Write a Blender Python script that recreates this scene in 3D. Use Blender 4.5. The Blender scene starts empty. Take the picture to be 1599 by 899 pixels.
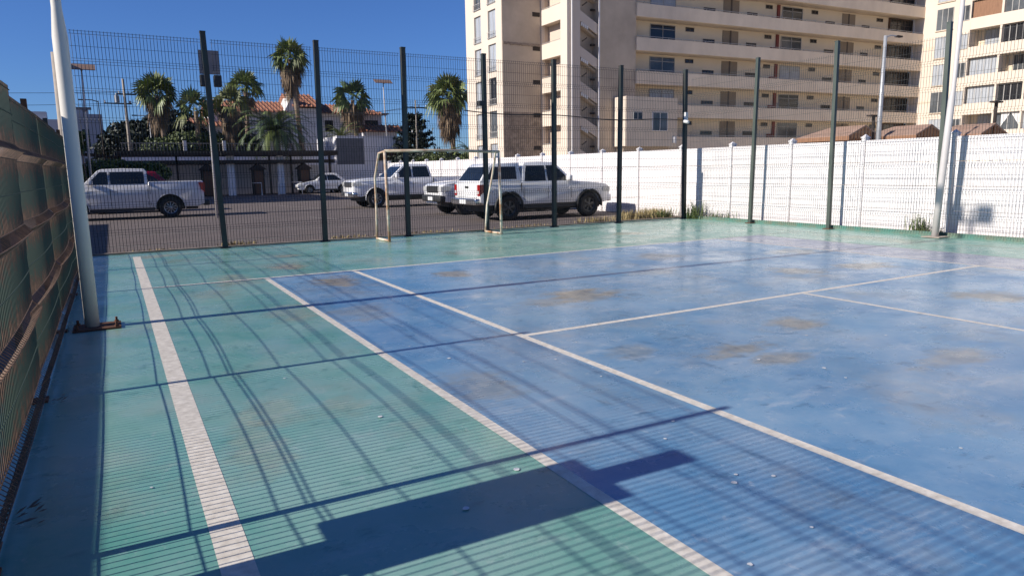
import bpy, bmesh, math, random
from mathutils import Vector, Matrix
random.seed(7)
PI = math.pi
scene = bpy.context.scene
col = scene.collection

# ---------------------------------------------------------------- camera
cd = bpy.data.cameras.new("camera"); cam = bpy.data.objects.new("camera", cd); col.objects.link(cam)
YAW, PITCH, ROLL = 0.5187293, -0.1693846, -0.0164156
f = Vector((math.sin(YAW)*math.cos(PITCH), math.cos(YAW)*math.cos(PITCH), math.sin(PITCH)))
r0 = Vector((math.cos(YAW), -math.sin(YAW), 0)); u0 = r0.cross(f)
rr = r0*math.cos(ROLL) + u0*math.sin(ROLL); uu = -r0*math.sin(ROLL) + u0*math.cos(ROLL)
M = Matrix((rr, uu, -f)).transposed().to_4x4(); M.translation = Vector((-1.928, -11.018, 1.582))
cam.matrix_world = M
cd.sensor_width = 36; cd.lens = 1078.43/1599*36; cd.clip_end = 2000; cd.clip_start = 0.05
scene.camera = cam

# ---------------------------------------------------------------- world and sun
SUN = Vector((-math.cos(math.radians(29.9)), 0.03*math.cos(math.radians(29.9)), math.sin(math.radians(29.9)))).normalized()
w = bpy.data.worlds.new("World"); scene.world = w; w.use_nodes = True
nt = w.node_tree; nt.nodes.clear()
sky = nt.nodes.new("ShaderNodeTexSky"); sky.sky_type = 'NISHITA'; sky.sun_disc = False
sky.sun_elevation = math.radians(29.9); sky.sun_rotation = math.atan2(SUN.x, SUN.y)
sky.air_density = 1.0; sky.dust_density = 0.0; sky.ozone_density = 5.0; sky.altitude = 0
bg = nt.nodes.new("ShaderNodeBackground"); bg.inputs[1].default_value = 0.068
wo = nt.nodes.new("ShaderNodeOutputWorld")
tint = nt.nodes.new("ShaderNodeMix"); tint.data_type = 'RGBA'; tint.blend_type = 'MULTIPLY'; tint.inputs[0].default_value = 1.0; tint.inputs[7].default_value = (0.60, 0.84, 1.33, 1)
nt.links.new(sky.outputs[0], tint.inputs[6]); nt.links.new(tint.outputs[2], bg.inputs[0]); nt.links.new(bg.outputs[0], wo.inputs[0])
sl = bpy.data.lights.new("sun", 'SUN'); sl.energy = 5.0; sl.angle = math.radians(0.53); sl.color = (1.0, 0.94, 0.865)
so = bpy.data.objects.new("sun", sl); col.objects.link(so)
so.rotation_euler = SUN.to_track_quat('Z', 'Y').to_euler()
scene.view_settings.view_transform = 'Standard'; scene.view_settings.look = 'None'
scene.view_settings.gamma = 1; scene.view_settings.use_curve_mapping = False
scene.view_settings.exposure = 0.26

# ---------------------------------------------------------------- materials
MATS = {}
def mat(name, c, rough=0.7, c2=None, scale=3.0, amt=0.6, bump=0.0, metal=0.0, spec=0.5, bscale=None, detail=6, stretch=(1, 1, 1), coat=0.0, trans=0.0):
    m = bpy.data.materials.new(name); m.use_nodes = True; n = m.node_tree.nodes; l = m.node_tree.links
    b = n["Principled BSDF"]; b.inputs["Base Color"].default_value = (*c, 1); b.inputs["Roughness"].default_value = rough
    b.inputs["Metallic"].default_value = metal; b.inputs["Specular IOR Level"].default_value = spec
    b.inputs["Coat Weight"].default_value = coat
    if c2 is None: c2 = tuple(x*0.82 for x in c)
    tc = n.new("ShaderNodeNewGeometry"); mp = n.new("ShaderNodeMapping"); mp.inputs["Scale"].default_value = stretch
    l.new(tc.outputs["Position"], mp.inputs[0])
    no = n.new("ShaderNodeTexNoise"); no.inputs["Scale"].default_value = scale; no.inputs["Detail"].default_value = detail
    no.inputs["Roughness"].default_value = 0.62
    l.new(mp.outputs[0], no.inputs["Vector"])
    rp = n.new("ShaderNodeValToRGB"); rp.color_ramp.elements[0].position = 0.5-amt*0.35; rp.color_ramp.elements[1].position = 0.5+amt*0.35
    rp.color_ramp.elements[0].color = (*c2, 1); rp.color_ramp.elements[1].color = (*c, 1)
    l.new(no.outputs[0], rp.inputs[0]); l.new(rp.outputs[0], b.inputs["Base Color"])
    if bump:
        nb = n.new("ShaderNodeTexNoise"); nb.inputs["Scale"].default_value = bscale or scale*4; nb.inputs["Detail"].default_value = 4
        l.new(tc.outputs["Position"], nb.inputs["Vector"])
        bp = n.new("ShaderNodeBump"); bp.inputs["Strength"].default_value = bump; bp.inputs["Distance"].default_value = 0.02
        l.new(nb.outputs[0], bp.inputs["Height"]); l.new(bp.outputs[0], b.inputs["Normal"])
    MATS[name] = m; return m

M_cream = mat("cream_render", (0.72, 0.615, 0.50), 0.85, (0.62, 0.53, 0.43), 0.35, 1.0, 0.2, bscale=3, stretch=(1, 1, 0.35))
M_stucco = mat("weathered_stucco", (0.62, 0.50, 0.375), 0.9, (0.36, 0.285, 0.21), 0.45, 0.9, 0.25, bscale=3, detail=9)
M_grey = mat("grey_render", (0.64, 0.53, 0.43), 0.9, (0.52, 0.43, 0.35), 0.3, 0.8, 0.2, detail=9, stretch=(1, 1, 0.4))
M_gallery = mat("gallery_wall", (0.82, 0.69, 0.50), 0.85, (0.70, 0.58, 0.42), 0.4, 0.8)
M_para = mat("parapet_render", (0.80, 0.66, 0.50), 0.88, (0.56, 0.455, 0.345), 0.7, 0.9, 0.15, detail=9, stretch=(1, 1, 0.5))
M_rubble = mat("rubble_stone", (0.36, 0.285, 0.22), 0.95, (0.19, 0.145, 0.11), 3.0, 0.5, 0.8, bscale=5)
M_whitewall = mat("white_precast", (0.82, 0.78, 0.76), 0.85, (0.73, 0.69, 0.665), 0.9, 0.9, 0.25, bscale=18, detail=9, stretch=(1, 0.7, 3.0))
M_white = mat("white_house_paint", (0.74, 0.70, 0.66), 0.85, (0.64, 0.60, 0.56), 0.5)
M_lav = mat("shaded_white_plaster", (0.78, 0.755, 0.77), 0.85, (0.66, 0.64, 0.66), 0.6)  # white plaster; the lavender tone of shade is put into its colour
M_tile = mat("clay_roof_tiles", (0.40, 0.18, 0.10), 0.85, (0.24, 0.10, 0.06), 1.6, 0.7)
M_oldtile = mat("faded_roof_tiles", (0.37, 0.25, 0.19), 0.9, (0.26, 0.16, 0.115), 2.0, 0.7)
M_dark = mat("dark_timber", (0.045, 0.032, 0.026), 0.85, (0.02, 0.015, 0.012), 3)
M_brown = mat("brown_timber", (0.12, 0.06, 0.035), 0.8, None, 3)
M_woodpanel = mat("orange_wood_panel", (0.30, 0.155, 0.085), 0.7, (0.19, 0.095, 0.05), 4, stretch=(3, 3, 0.4))
M_glass = mat("window_glass", (0.13, 0.14, 0.15), 0.12, (0.05, 0.055, 0.06), 0.35, 0.3)
M_glassdk = mat("dark_window_glass", (0.03, 0.032, 0.035), 0.15, (0.015, 0.015, 0.018), 0.8)
M_curtain = mat("curtained_glass", (0.50, 0.52, 0.54), 0.3, (0.28, 0.30, 0.33), 1.5, 0.7, stretch=(6, 6, 0.6))
M_frame = mat("aluminium_frame", (0.42, 0.40, 0.37), 0.5)
M_framedk = mat("brown_frame", (0.10, 0.075, 0.06), 0.6)
M_door = mat("beige_door", (0.30, 0.235, 0.165), 0.7, (0.25, 0.19, 0.13), 1)
M_red = mat("dark_red_paint", (0.22, 0.03, 0.02), 0.6)
M_redcar = mat("red_car_paint", (0.25, 0.01, 0.02), 0.25, (0.2, 0.01, 0.015), 1, coat=0.6)
M_carwhite = mat("white_car_paint", (0.84, 0.83, 0.82), 0.3, (0.76, 0.75, 0.73), 1.2, 0.9, coat=0.7)
M_cardirty = mat("silver_white_car_paint", (0.72, 0.70, 0.68), 0.3, (0.58, 0.55, 0.52), 1.2, 0.9, coat=0.7)
M_carglass = mat("car_glass", (0.02, 0.027, 0.032), 0.06, (0.008, 0.011, 0.014), 1.3, spec=0.5)
M_tyre = mat("tyre_rubber", (0.022, 0.021, 0.02), 0.85, None, 8)
M_rim = mat("alloy_rim", (0.34, 0.34, 0.34), 0.35, None, 8, metal=0.7)
M_rimdk = mat("dark_alloy_rim", (0.09, 0.09, 0.09), 0.4, None, 8, metal=0.5)
M_blackpl = mat("black_plastic", (0.028, 0.028, 0.028), 0.55, None, 6)
M_chrome = mat("chrome_trim", (0.62, 0.62, 0.62), 0.18, (0.5, 0.5, 0.5), 4, metal=0.9)
M_tail = mat("red_tail_lamp", (0.42, 0.012, 0.01), 0.2, (0.3, 0.01, 0.01), 6, coat=0.6)
M_tailwhite = mat("clear_lamp_glass", (0.62, 0.62, 0.60), 0.15, (0.40, 0.40, 0.38), 9, coat=0.6)
M_plate = mat("number_plate", (0.72, 0.72, 0.70), 0.5)
M_pole = mat("white_pole_paint", (0.74, 0.70, 0.62), 0.55, (0.60, 0.55, 0.46), 2.2, 0.8, 0.1, detail=9, stretch=(1, 1, 0.3))
M_poleR = mat("pale_grey_pole_paint", (0.60, 0.56, 0.53), 0.55, (0.50, 0.46, 0.43), 1.6, 0.8)
M_conc = mat("weathered_concrete", (0.42, 0.36, 0.29), 0.9, (0.32, 0.27, 0.22), 2)
M_galv = mat("galvanised_steel", (0.42, 0.43, 0.44), 0.5, None, 4, metal=0.3)
M_postg = mat("green_post_paint", (0.085, 0.10, 0.08), 0.5, (0.045, 0.06, 0.05), 5, 0.5, stretch=(1, 1, 0.3))
M_postdk = mat("dark_green_post_paint", (0.028, 0.05, 0.045), 0.6, (0.04, 0.03, 0.024), 4, 0.5, stretch=(1, 1, 0.4))
M_wire = mat("dark_green_wire", (0.018, 0.03, 0.035), 0.6, (0.03, 0.025, 0.022), 3)
M_wireR = mat("weathered_green_wire", (0.05, 0.055, 0.05), 0.6, (0.03, 0.028, 0.025), 2)
M_rusty = mat("rusty_steel", (0.16, 0.065, 0.03), 0.9, (0.07, 0.03, 0.018), 12, 0.7)
M_goal = mat("chipped_cream_goal_paint", (0.80, 0.74, 0.60), 0.6, (0.38, 0.20, 0.10), 2.6, 0.35, detail=8)
M_goalbar = mat("rusty_crossbar_paint", (0.60, 0.54, 0.40), 0.7, (0.30, 0.18, 0.11), 3, 0.4)
M_solar = mat("solar_panel_back", (0.26, 0.17, 0.12), 0.5, (0.20, 0.13, 0.10), 4)
M_panelgrey = mat("grey_panel_back", (0.22, 0.19, 0.19), 0.5, None, 2)
M_kerb = mat("old_concrete_kerb", (0.40, 0.33, 0.27), 0.95, (0.20, 0.13, 0.10), 3, 0.7, 0.3)
M_brick = mat("reddish_kerb_edge", (0.16, 0.08, 0.06), 0.95, (0.07, 0.045, 0.035), 5)
M_trunk = mat("palm_trunk_bark", (0.32, 0.23, 0.16), 0.95, (0.15, 0.11, 0.075), 9, 0.6, 0.6, stretch=(0.5, 0.5, 4))
M_frond = mat("green_fan_frond", (0.20, 0.24, 0.07), 0.5, (0.10, 0.135, 0.04), 1.5)
M_fronddk = mat("dark_green_frond", (0.10, 0.145, 0.055), 0.5, (0.055, 0.085, 0.035), 1.5)
M_frondlt = mat("yellow_green_frond", (0.16, 0.17, 0.05), 0.6, (0.08, 0.10, 0.03), 1.5)
M_dry = mat("dry_brown_frond", (0.27, 0.19, 0.12), 0.9, (0.12, 0.085, 0.055), 2)
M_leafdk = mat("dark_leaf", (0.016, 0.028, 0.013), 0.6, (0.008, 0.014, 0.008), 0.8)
M_leaf = mat("mid_green_leaf", (0.12, 0.15, 0.045), 0.6, (0.05, 0.07, 0.024), 0.8)
M_leafbr = mat("bright_leaf", (0.11, 0.15, 0.03), 0.6, (0.05, 0.075, 0.02), 0.8)
M_weed = mat("weed_leaf", (0.16, 0.20, 0.06), 0.7, (0.08, 0.11, 0.03), 3)
M_drygrass = mat("dry_grass_blade", (0.42, 0.34, 0.17), 0.9, (0.28, 0.21, 0.10), 3)
M_cable = mat("black_cable", (0.02, 0.018, 0.018), 0.6)
M_greenstrip = mat("green_painted_edge", (0.07, 0.21, 0.165), 0.7, (0.16, 0.17, 0.12), 3.5, 0.5)
M_far = mat("far_grey_render", (0.30, 0.31, 0.36), 0.9, None, 0.3)
M_farw = mat("far_white_render", (0.52, 0.52, 0.54), 0.9, None, 0.3)
M_paper = mat("pale_chip", (0.75, 0.74, 0.72), 0.7)
M_block = mat("dark_block_wall", (0.10, 0.12, 0.10), 0.95, (0.06, 0.07, 0.06), 2)
M_greysheet = mat("grey_corrugated_sheet", (0.14, 0.145, 0.165), 0.7, (0.10, 0.105, 0.12), 2)

def rust_wire():
    m = mat("rusted_green_wire", (0.03, 0.1, 0.075), 0.75); n = m.node_tree.nodes; l = m.node_tree.links; b = n["Principled BSDF"]
    g = n.new("ShaderNodeNewGeometry"); sx = n.new("ShaderNodeSeparateXYZ"); l.new(g.outputs["Position"], sx.inputs[0])
    # more rust close to each fold of the panel (folds repeat every 0.61 m)
    a = n.new("ShaderNodeMath"); a.operation = 'MULTIPLY_ADD'; l.new(sx.outputs["Z"], a.inputs[0]); a.inputs[1].default_value = 2*PI/0.53; a.inputs[2].default_value = -2*PI*0.16/0.53
    c = n.new("ShaderNodeMath"); c.operation = 'COSINE'; l.new(a.outputs[0], c.inputs[0])
    no = n.new("ShaderNodeTexNoise"); no.inputs["Scale"].default_value = 5.5; no.inputs["Detail"].default_value = 9; no.inputs["Roughness"].default_value = 0.85
    mp = n.new("ShaderNodeMapping"); mp.inputs["Scale"].default_value = (1, 3.5, 0.8); l.new(g.outputs["Position"], mp.inputs[0]); l.new(mp.outputs[0], no.inputs["Vector"])
    s = n.new("ShaderNodeMath"); s.operation = 'MULTIPLY_ADD'; l.new(c.outputs[0], s.inputs[0]); s.inputs[1].default_value = 0.11; l.new(no.outputs[0], s.inputs[2])
    rp = n.new("ShaderNodeValToRGB"); e = rp.color_ramp.elements
    e[0].position = 0.45; e[0].color = (0.035, 0.062, 0.045, 1); e[1].position = 0.54; e[1].color = (0.085, 0.05, 0.032, 1)
    e2 = e.new(0.72); e2.color = (0.23, 0.13, 0.08, 1)
    l.new(s.outputs[0], rp.inputs[0]); l.new(rp.outputs[0], b.inputs["Base Color"]); return m
M_rustwire = rust_wire()

def stained(name, c, c2, stains, rough=0.22, stain_col=(0.25, 0.205, 0.13), fleck=(0.55, 0.60, 0.62)):
    """painted court surface: worn paint, scuffs, and dried-puddle stains at their own places"""
    m = bpy.data.materials.new(name); m.use_nodes = True; n = m.node_tree.nodes; l = m.node_tree.links; b = n["Principled BSDF"]
    g = n.new("ShaderNodeNewGeometry")
    def noise(sc, det=6, ro=0.6, st=(1, 1, 1), rot=0.0, off=(0, 0, 0)):
        mp = n.new("ShaderNodeMapping"); mp.inputs["Scale"].default_value = st; mp.inputs["Rotation"].default_value = (0, 0, rot); mp.inputs["Location"].default_value = off
        l.new(g.outputs["Position"], mp.inputs[0])
        no = n.new("ShaderNodeTexNoise"); no.inputs["Scale"].default_value = sc; no.inputs["Detail"].default_value = det; no.inputs["Roughness"].default_value = ro
        l.new(mp.outputs[0], no.inputs["Vector"]); return no.outputs[0]
    def ramp(v, p0, p1, c0=(0, 0, 0), c1=(1, 1, 1)):
        r = n.new("ShaderNodeValToRGB"); r.color_ramp.elements[0].position = p0; r.color_ramp.elements[1].position = p1
        r.color_ramp.elements[0].color = (*c0, 1); r.color_ramp.elements[1].color = (*c1, 1); l.new(v, r.inputs[0]); return r.outputs[0]
    def mix(fac, a, bcol):
        x = n.new("ShaderNodeMix"); x.data_type = 'RGBA'; l.new(fac, x.inputs[0])
        for v, i in ((a, 6), (bcol, 7)):
            if isinstance(v, tuple): x.inputs[i].default_value = (*v, 1)
            else: l.new(v, x.inputs[i])
        return x.outputs[2]
    def math_(op, a, b2=None):
        x = n.new("ShaderNodeMath"); x.operation = op
        for v, i in ((a, 0), (b2, 1)):
            if v is None: continue
            if isinstance(v, (int, float)): x.inputs[i].default_value = v
            else: l.new(v, x.inputs[i])
        return x.outputs[0]
    base = ramp(noise(0.55, 7, 0.65), 0.36, 0.64, c2, c)
    # chalky wear, also paling the paint for its grazing sheen
    base = mix(math_('MULTIPLY', ramp(noise(0.9, 9, 0.72, off=(7, 3, 0)), 0.42, 0.68), 0.62), base, tuple(min(1, x*0.5+y*0.5) for x, y in zip(c, fleck)))
    # darker fresh-paint scuffs, stretched
    base = mix(math_('MULTIPLY', ramp(noise(3.2, 5, 0.6, (1, 0.35, 1), 0.5), 0.63, 0.70), 0.55), base, tuple(x*0.55 for x in c2))
    base = mix(math_('MULTIPLY', ramp(noise(2.4, 8, 0.75, (0.4, 1, 1), -0.4, (3, 9, 0)), 0.56, 0.70), 0.5), base, fleck)
    base = mix(math_('MULTIPLY', ramp(noise(6.5, 6, 0.7, (0.5, 1, 1), 0.2, (11, 4, 0)), 0.58, 0.66), 0.55), base, tuple(x*0.62 for x in c2))
    base = mix(math_('MULTIPLY', ramp(noise(9.0, 7, 0.75, (1, 0.6, 1), 0.9, (2, 14, 0)), 0.58, 0.68), 0.38), base, fleck)
    base = mix(math_('MULTIPLY', ramp(noise(45, 3, 0.6), 0.62, 0.75), 0.35), base, tuple(x*0.5 for x in c2))
    # faint brown dirt film
    base = mix(math_('MULTIPLY', ramp(noise(0.7, 8, 0.7, off=(20, 5, 0)), 0.52, 0.72), 0.45), base, (stain_col[0]*1.15, stain_col[1]*1.2, stain_col[2]*1.4))
    wob = noise(2.6, 7, 0.68, (1, 1.5, 1), off=(1, 2, 0))
    stain_tone = ramp(noise(5.5, 7, 0.7, off=(8, 1, 0)), 0.36, 0.62, tuple(x*0.62 for x in stain_col), tuple(min(1, x*1.6) for x in stain_col))
    for (x, y, rx, ry, k) in stains:
        mp = n.new("ShaderNodeMapping"); mp.vector_type = 'POINT'; mp.inputs["Location"].default_value = (-x/rx, -y/ry, 0); mp.inputs["Scale"].default_value = (1/rx, 1/ry, 0)
        l.new(g.outputs["Position"], mp.inputs[0])
        ln = n.new("ShaderNodeVectorMath"); ln.operation = 'LENGTH'; l.new(mp.outputs[0], ln.inputs[0])
        d = math_('ADD', ln.outputs["Value"], math_('MULTIPLY', math_('SUBTRACT', wob, 0.5), 2.6))
        fac = math_('MULTIPLY', ramp(d, 0.42, 1.15, (1, 1, 1), (0, 0, 0)), k)
        base = mix(fac, base, stain_tone)
    l.new(base, b.inputs["Base Color"])
    rg = ramp(noise(1.7, 6, 0.6, off=(5, 5, 5)), 0.3, 0.75, (rough-0.06,)*3, (rough+0.20,)*3)
    l.new(rg, b.inputs["Roughness"]); b.inputs["Specular IOR Level"].default_value = 0.6
    bp = n.new("ShaderNodeBump"); bp.inputs["Strength"].default_value = 0.05; bp.inputs["Distance"].default_value = 0.01
    l.new(noise(28, 4), bp.inputs["Height"]); l.new(bp.outputs[0], b.inputs["Normal"])
    return m
ST_BLUE = [(0.84, -1.0, 0.42, 0.62, 0.92), (2.5, -1.35, 0.36, 0.5, 0.75), (3.1, -3.95, 0.62, 0.5, 0.7), (2.55, -4.1, 0.4, 0.3, 0.45), (3.94, -6.5, 0.33, 0.3, 0.6),
           (2.65, -6.9, 0.45, 0.22, 0.62), (2.75, -7.3, 0.35, 0.2, 0.55), (7.04, -6.8, 0.55, 0.42, 0.65), (6.95, -4.2, 0.45, 0.5, 0.55), (8.25, -4.4, 0.7, 0.42, 0.65), (6.5, -1.6, 0.6, 0.5, 0.5),
           (3.96, -8.05, 0.6, 0.25, 0.45), (0.3, -6.6, 0.35, 0.5, 0.42), (0.4, -3.4, 0.4, 0.6, 0.42), (1.9, -6.45, 0.3, 0.22, 0.35), (0.75, -1.9, 0.25, 0.4, 0.35), (9.0, -2.6, 0.7, 0.5, 0.5), (5.2, -3.0, 0.6, 0.3, 0.3)]
ST_GREEN = [(0.58, 1.15, 0.35, 0.5, 0.85), (0.86, 2.75, 0.35, 0.35, 0.7), (-1.1, -6.3, 0.24, 0.4, 0.3), (-0.7, -6.5, 0.2, 0.3, 0.3), (-1.35, -6.85, 0.2, 0.6, 0.3), (-1.3, 4.3, 0.5, 0.4, 0.6),
            (-0.45, 0.0, 0.4, 0.8, 0.5), (-0.3, -3.0, 0.3, 0.7, 0.4), (-0.9, -1.2, 0.35, 0.5, 0.3), (8.9, 2.2, 0.6, 0.4, 0.6), (12.1, -2.0, 0.5, 1.6, 0.35)]
M_blue = stained("blue_court_paint", (0.165, 0.325, 0.475), (0.075, 0.215, 0.385), ST_BLUE, fleck=(0.55, 0.58, 0.60))
M_green = stained("green_court_paint", (0.235, 0.42, 0.35), (0.105, 0.305, 0.245), ST_GREEN, fleck=(0.42, 0.50, 0.46), stain_col=(0.30, 0.26, 0.16))
M_mauve = stained("faded_mauve_court_paint", (0.25, 0.28, 0.37), (0.20, 0.235, 0.32), [], stain_col=(0.28, 0.24, 0.2))
M_line = mat("worn_white_line_paint", (0.82, 0.755, 0.645), 0.6, (0.56, 0.50, 0.41), 16, 0.5, detail=10)
M_lineold = mat("faded_line_paint", (0.46, 0.50, 0.42), 0.6, (0.32, 0.39, 0.33), 5, 0.7, detail=9)
M_asphalt = mat("brown_grey_asphalt", (0.165, 0.132, 0.117), 0.9, (0.095, 0.075, 0.068), 0.9, 1.0, 0.4, bscale=60, detail=10)
M_ground = mat("dry_ground", (0.26, 0.21, 0.15), 0.95, (0.18, 0.14, 0.10), 0.8)
M_bounce = mat("pale_bounce_paving", (0.60, 0.54, 0.45), 0.9, (0.50, 0.45, 0.38), 0.6)
M_asphline = mat("faded_bay_marking", (0.34, 0.31, 0.28), 0.8, (0.17, 0.145, 0.13), 4, 0.6)

# ---------------------------------------------------------------- mesh helpers
class MB:
    def __init__(s): s.v = []; s.f = []
    def quad(s, a, b, c, d):
        i = len(s.v); s.v += [tuple(a), tuple(b), tuple(c), tuple(d)]; s.f.append((i, i+1, i+2, i+3))
    def tri(s, a, b, c):
        i = len(s.v); s.v += [tuple(a), tuple(b), tuple(c)]; s.f.append((i, i+1, i+2))
    def box(s, x0, y0, z0, x1, y1, z1, T=None):
        i = len(s.v)
        P = [(x0, y0, z0), (x1, y0, z0), (x1, y1, z0), (x0, y1, z0), (x0, y0, z1), (x1, y0, z1), (x1, y1, z1), (x0, y1, z1)]
        if T: P = [T(*p) for p in P]
        s.v += P
        s.f += [(i, i+3, i+2, i+1), (i+4, i+5, i+6, i+7), (i, i+1, i+5, i+4), (i+1, i+2, i+6, i+5), (i+2, i+3, i+7, i+6), (i+3, i, i+4, i+7)]
        return s
    def tube(s, pts, rad, n=8, cap=True):
        pts = [Vector(p) for p in pts]; k = len(pts)
        if not hasattr(rad, '__len__'): rad = [rad]*k
        i0 = len(s.v); ref = None
        for j, p in enumerate(pts):
            t = (pts[min(j+1, k-1)] - pts[max(j-1, 0)]).normalized()
            if ref is None: ref = Vector((0, 0, 1)) if abs(t.z) < 0.9 else Vector((1, 0, 0))
            a = t.cross(ref).normalized(); b = t.cross(a).normalized(); ref = b.cross(t) if False else ref
            for q in range(n):
                an = 2*PI*q/n + PI/n
                s.v.append(tuple(p + (a*math.cos(an) + b*math.sin(an))*rad[j]))
        for j in range(k-1):
            for q in range(n):
                a = i0+j*n+q; b2 = i0+j*n+(q+1) % n
                s.f.append((a, b2, b2+n, a+n))
        if cap:
            s.f.append(tuple(i0+q for q in range(n))[::-1]); s.f.append(tuple(i0+(k-1)*n+q for q in range(n)))
        return s
    def prism(s, poly, y0, y1, T=None):
        """poly in (x,z), extruded along y"""
        i = len(s.v); n = len(poly)
        P = [(x, y0, z) for x, z in poly] + [(x, y1, z) for x, z in poly]
        if T: P = [T(*p) for p in P]
        s.v += P
        s.f.append(tuple(range(i, i+n))); s.f.append(tuple(range(i+2*n-1, i+n-1, -1)))
        for k in range(n):
            a = i+k; b = i+(k+1) % n; s.f.append((b, a, a+n, b+n))
        return s
LOC = {}
def build(name, mb, m, parent=None, smooth=False, bevel=0.0, origin=None):
    me = bpy.data.meshes.new(name)
    base = LOC.get(parent.name) if parent is not None else None
    off = base if base is not None else (Vector(origin) if origin else None)
    v = mb.v if off is None else [(x-off.x, y-off.y, z-off.z) for x, y, z in mb.v]
    me.from_pydata(v, [], mb.f); me.update()
    bm = bmesh.new(); bm.from_mesh(me); bmesh.ops.recalc_face_normals(bm, faces=bm.faces); bm.to_mesh(me); bm.free()
    me.materials.append(m)
    if smooth:
        for p in me.polygons: p.use_smooth = True
    o = bpy.data.objects.new(name, me); col.objects.link(o)
    if parent is not None: o.parent = parent; LOC[o.name] = base if base is not None else Vector((0, 0, 0))
    elif origin: o.location = origin; LOC[o.name] = Vector(origin)
    else: LOC[o.name] = Vector((0, 0, 0))
    if bevel:
        bv = o.modifiers.new("bevel", 'BEVEL'); bv.width = bevel; bv.segments = 2; bv.limit_method = 'ANGLE'; bv.angle_limit = math.radians(35)
    return o
def tag(o, label=None, cat=None, group=None, kind=None):
    if label: o["label"] = label
    if cat: o["category"] = cat
    if group: o["group"] = group
    if kind: o["kind"] = kind
    return o
def empty(name, loc, label, cat, group=None, rz=0.0):
    o = bpy.data.objects.new(name, None); col.objects.link(o); o.location = loc; o.rotation_euler = (0, 0, rz); o.empty_display_size = 0.2
    LOC[o.name] = Vector(loc) if rz == 0 else Vector((0, 0, 0))
    return tag(o, label, cat, group)
def local(o): LOC[o.name] = Vector((0, 0, 0)); return o
def copy_tree(o, parent=None):
    c = o.copy(); col.objects.link(c)
    if parent is not None: c.parent = parent
    LOC[c.name] = LOC.get(o.name, Vector((0, 0, 0)))
    for ch in [x for x in list(bpy.data.objects) if x.parent == o]: copy_tree(ch, c)
    return c
def struct(name, mb, m): return tag(build(name, mb, m), kind='structure')

# ================================================================ SETTING
g = MB(); g.quad((-900, -900, -0.03), (900, -900, -0.03), (900, 1400, -0.03), (-900, 1400, -0.03)); struct("ground", g, M_ground)
g = MB(); g.box(-30, 5.36, -0.025, 14.0, 60, 0.0); g.box(-12, -20, -0.025, -2.75, 5.36, 0.0); struct("car_park", g, M_asphalt)
g = MB()
def strip(mb, x0, y0, x1, y1, wd, z):
    d = Vector((x1-x0, y1-y0, 0)).normalized(); nn = Vector((-d.y, d.x, 0))*wd/2
    a, b = Vector((x0, y0, z)), Vector((x1, y1, z)); mb.quad(a-nn, b-nn, b+nn, a+nn)
for (x0, y0, x1, y1) in [(-2.4, 6.9, 5.2, 6.9), (-2.2, 10.2, 6.4, 10.4), (2.4, 20.2, 6.6, 20.3), (4.2, 14.5, 5.0, 11.6), (5.2, 25, 6.2, 20.5), (7.2, 30, 7.7, 26), (7.6, 11.1, 13.2, 11.1), (7.6, 15.4, 13.2, 15.4), (7, 22, 13.2, 22), (2.4, 9.3, 4.9, 9.1)]:
    strip(g, x0, y0, x1, y1, 0.10, 0.004)
struct("bay_marking", g, M_asphline)
# court slab and painted areas
g = MB(); g.box(-2.75, -22, -0.3, 13.68, 5.2, 0.0); struct("court", g, M_green)
g = MB(); g.quad((0, -22, 0.0008), (9.6, -22, 0.0008), (9.6, 0, 0.0008), (0, 0, 0.0008)); struct("blue_court_area", g, M_blue)
g = MB(); g.quad((9.6, -22, 0.0008), (10.97, -22, 0.0008), (10.97, 0, 0.0008), (9.6, 0, 0.0008)); struct("mauve_court_area", g, M_mauve)
def line(x0, y0, x1, y1, wd, m=M_line, z=0.0016, name="court_line"):
    g = MB(); strip(g, x0, y0, x1, y1, wd, z); return struct(name, g, m)
line(-1.63, 4.5, -1.63, -20, 0.135)
line(-1.56, 0.0, 1.37, 0.0, 0.075); line(1.37, 0, 9.6, 0, 0.075); line(9.6, 0, 12.4, 0, 0.06, M_lineold)
line(0, -0.04, 0, -20, 0.078); line(1.37, -0.04, 1.37, -20, 0.078); line(9.6, -0.04, 9.6, -20, 0.07); line(10.97, -0.04, 10.97, -20, 0.06, M_lineold)
line(1.41, -5.42, 9.56, -5.42, 0.075); line(5.45, -5.46, 5.45, -20, 0.07)
line(-1.56, 4.46, 12.4, 4.46, 0.06, M_lineold); line(12.42, 4.43, 12.42, -20, 0.06, M_lineold)
# far-court edge strip, kerb between court and car park
g = MB(); g.box(-2.9, 5.2, -0.2, 13.68, 5.28, 0.035); struct("kerb", g, M_kerb)
g = MB(); g.box(-2.9, 5.28, -0.2, 13.68, 5.36, 0.015); struct("kerb_edge", g, M_brick)
g = MB(); g.box(13.68, -22, -0.2, 14.0, 5.36, 0.012); struct("soil_strip", g, M_kerb)
g = MB(); g.box(11.9, 5.36, 0.0, 14.02, 7.3, 0.02); struct("sand_patch", g, M_ground)

g = MB(); g.quad((14.3, -200, -0.01), (200, -200, -0.01), (200, 60, -0.01), (14.3, 60, -0.01)); struct("bounce_pavement", g, M_bounce)  # unseen pale ground, added to bounce light up onto the galleries
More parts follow.
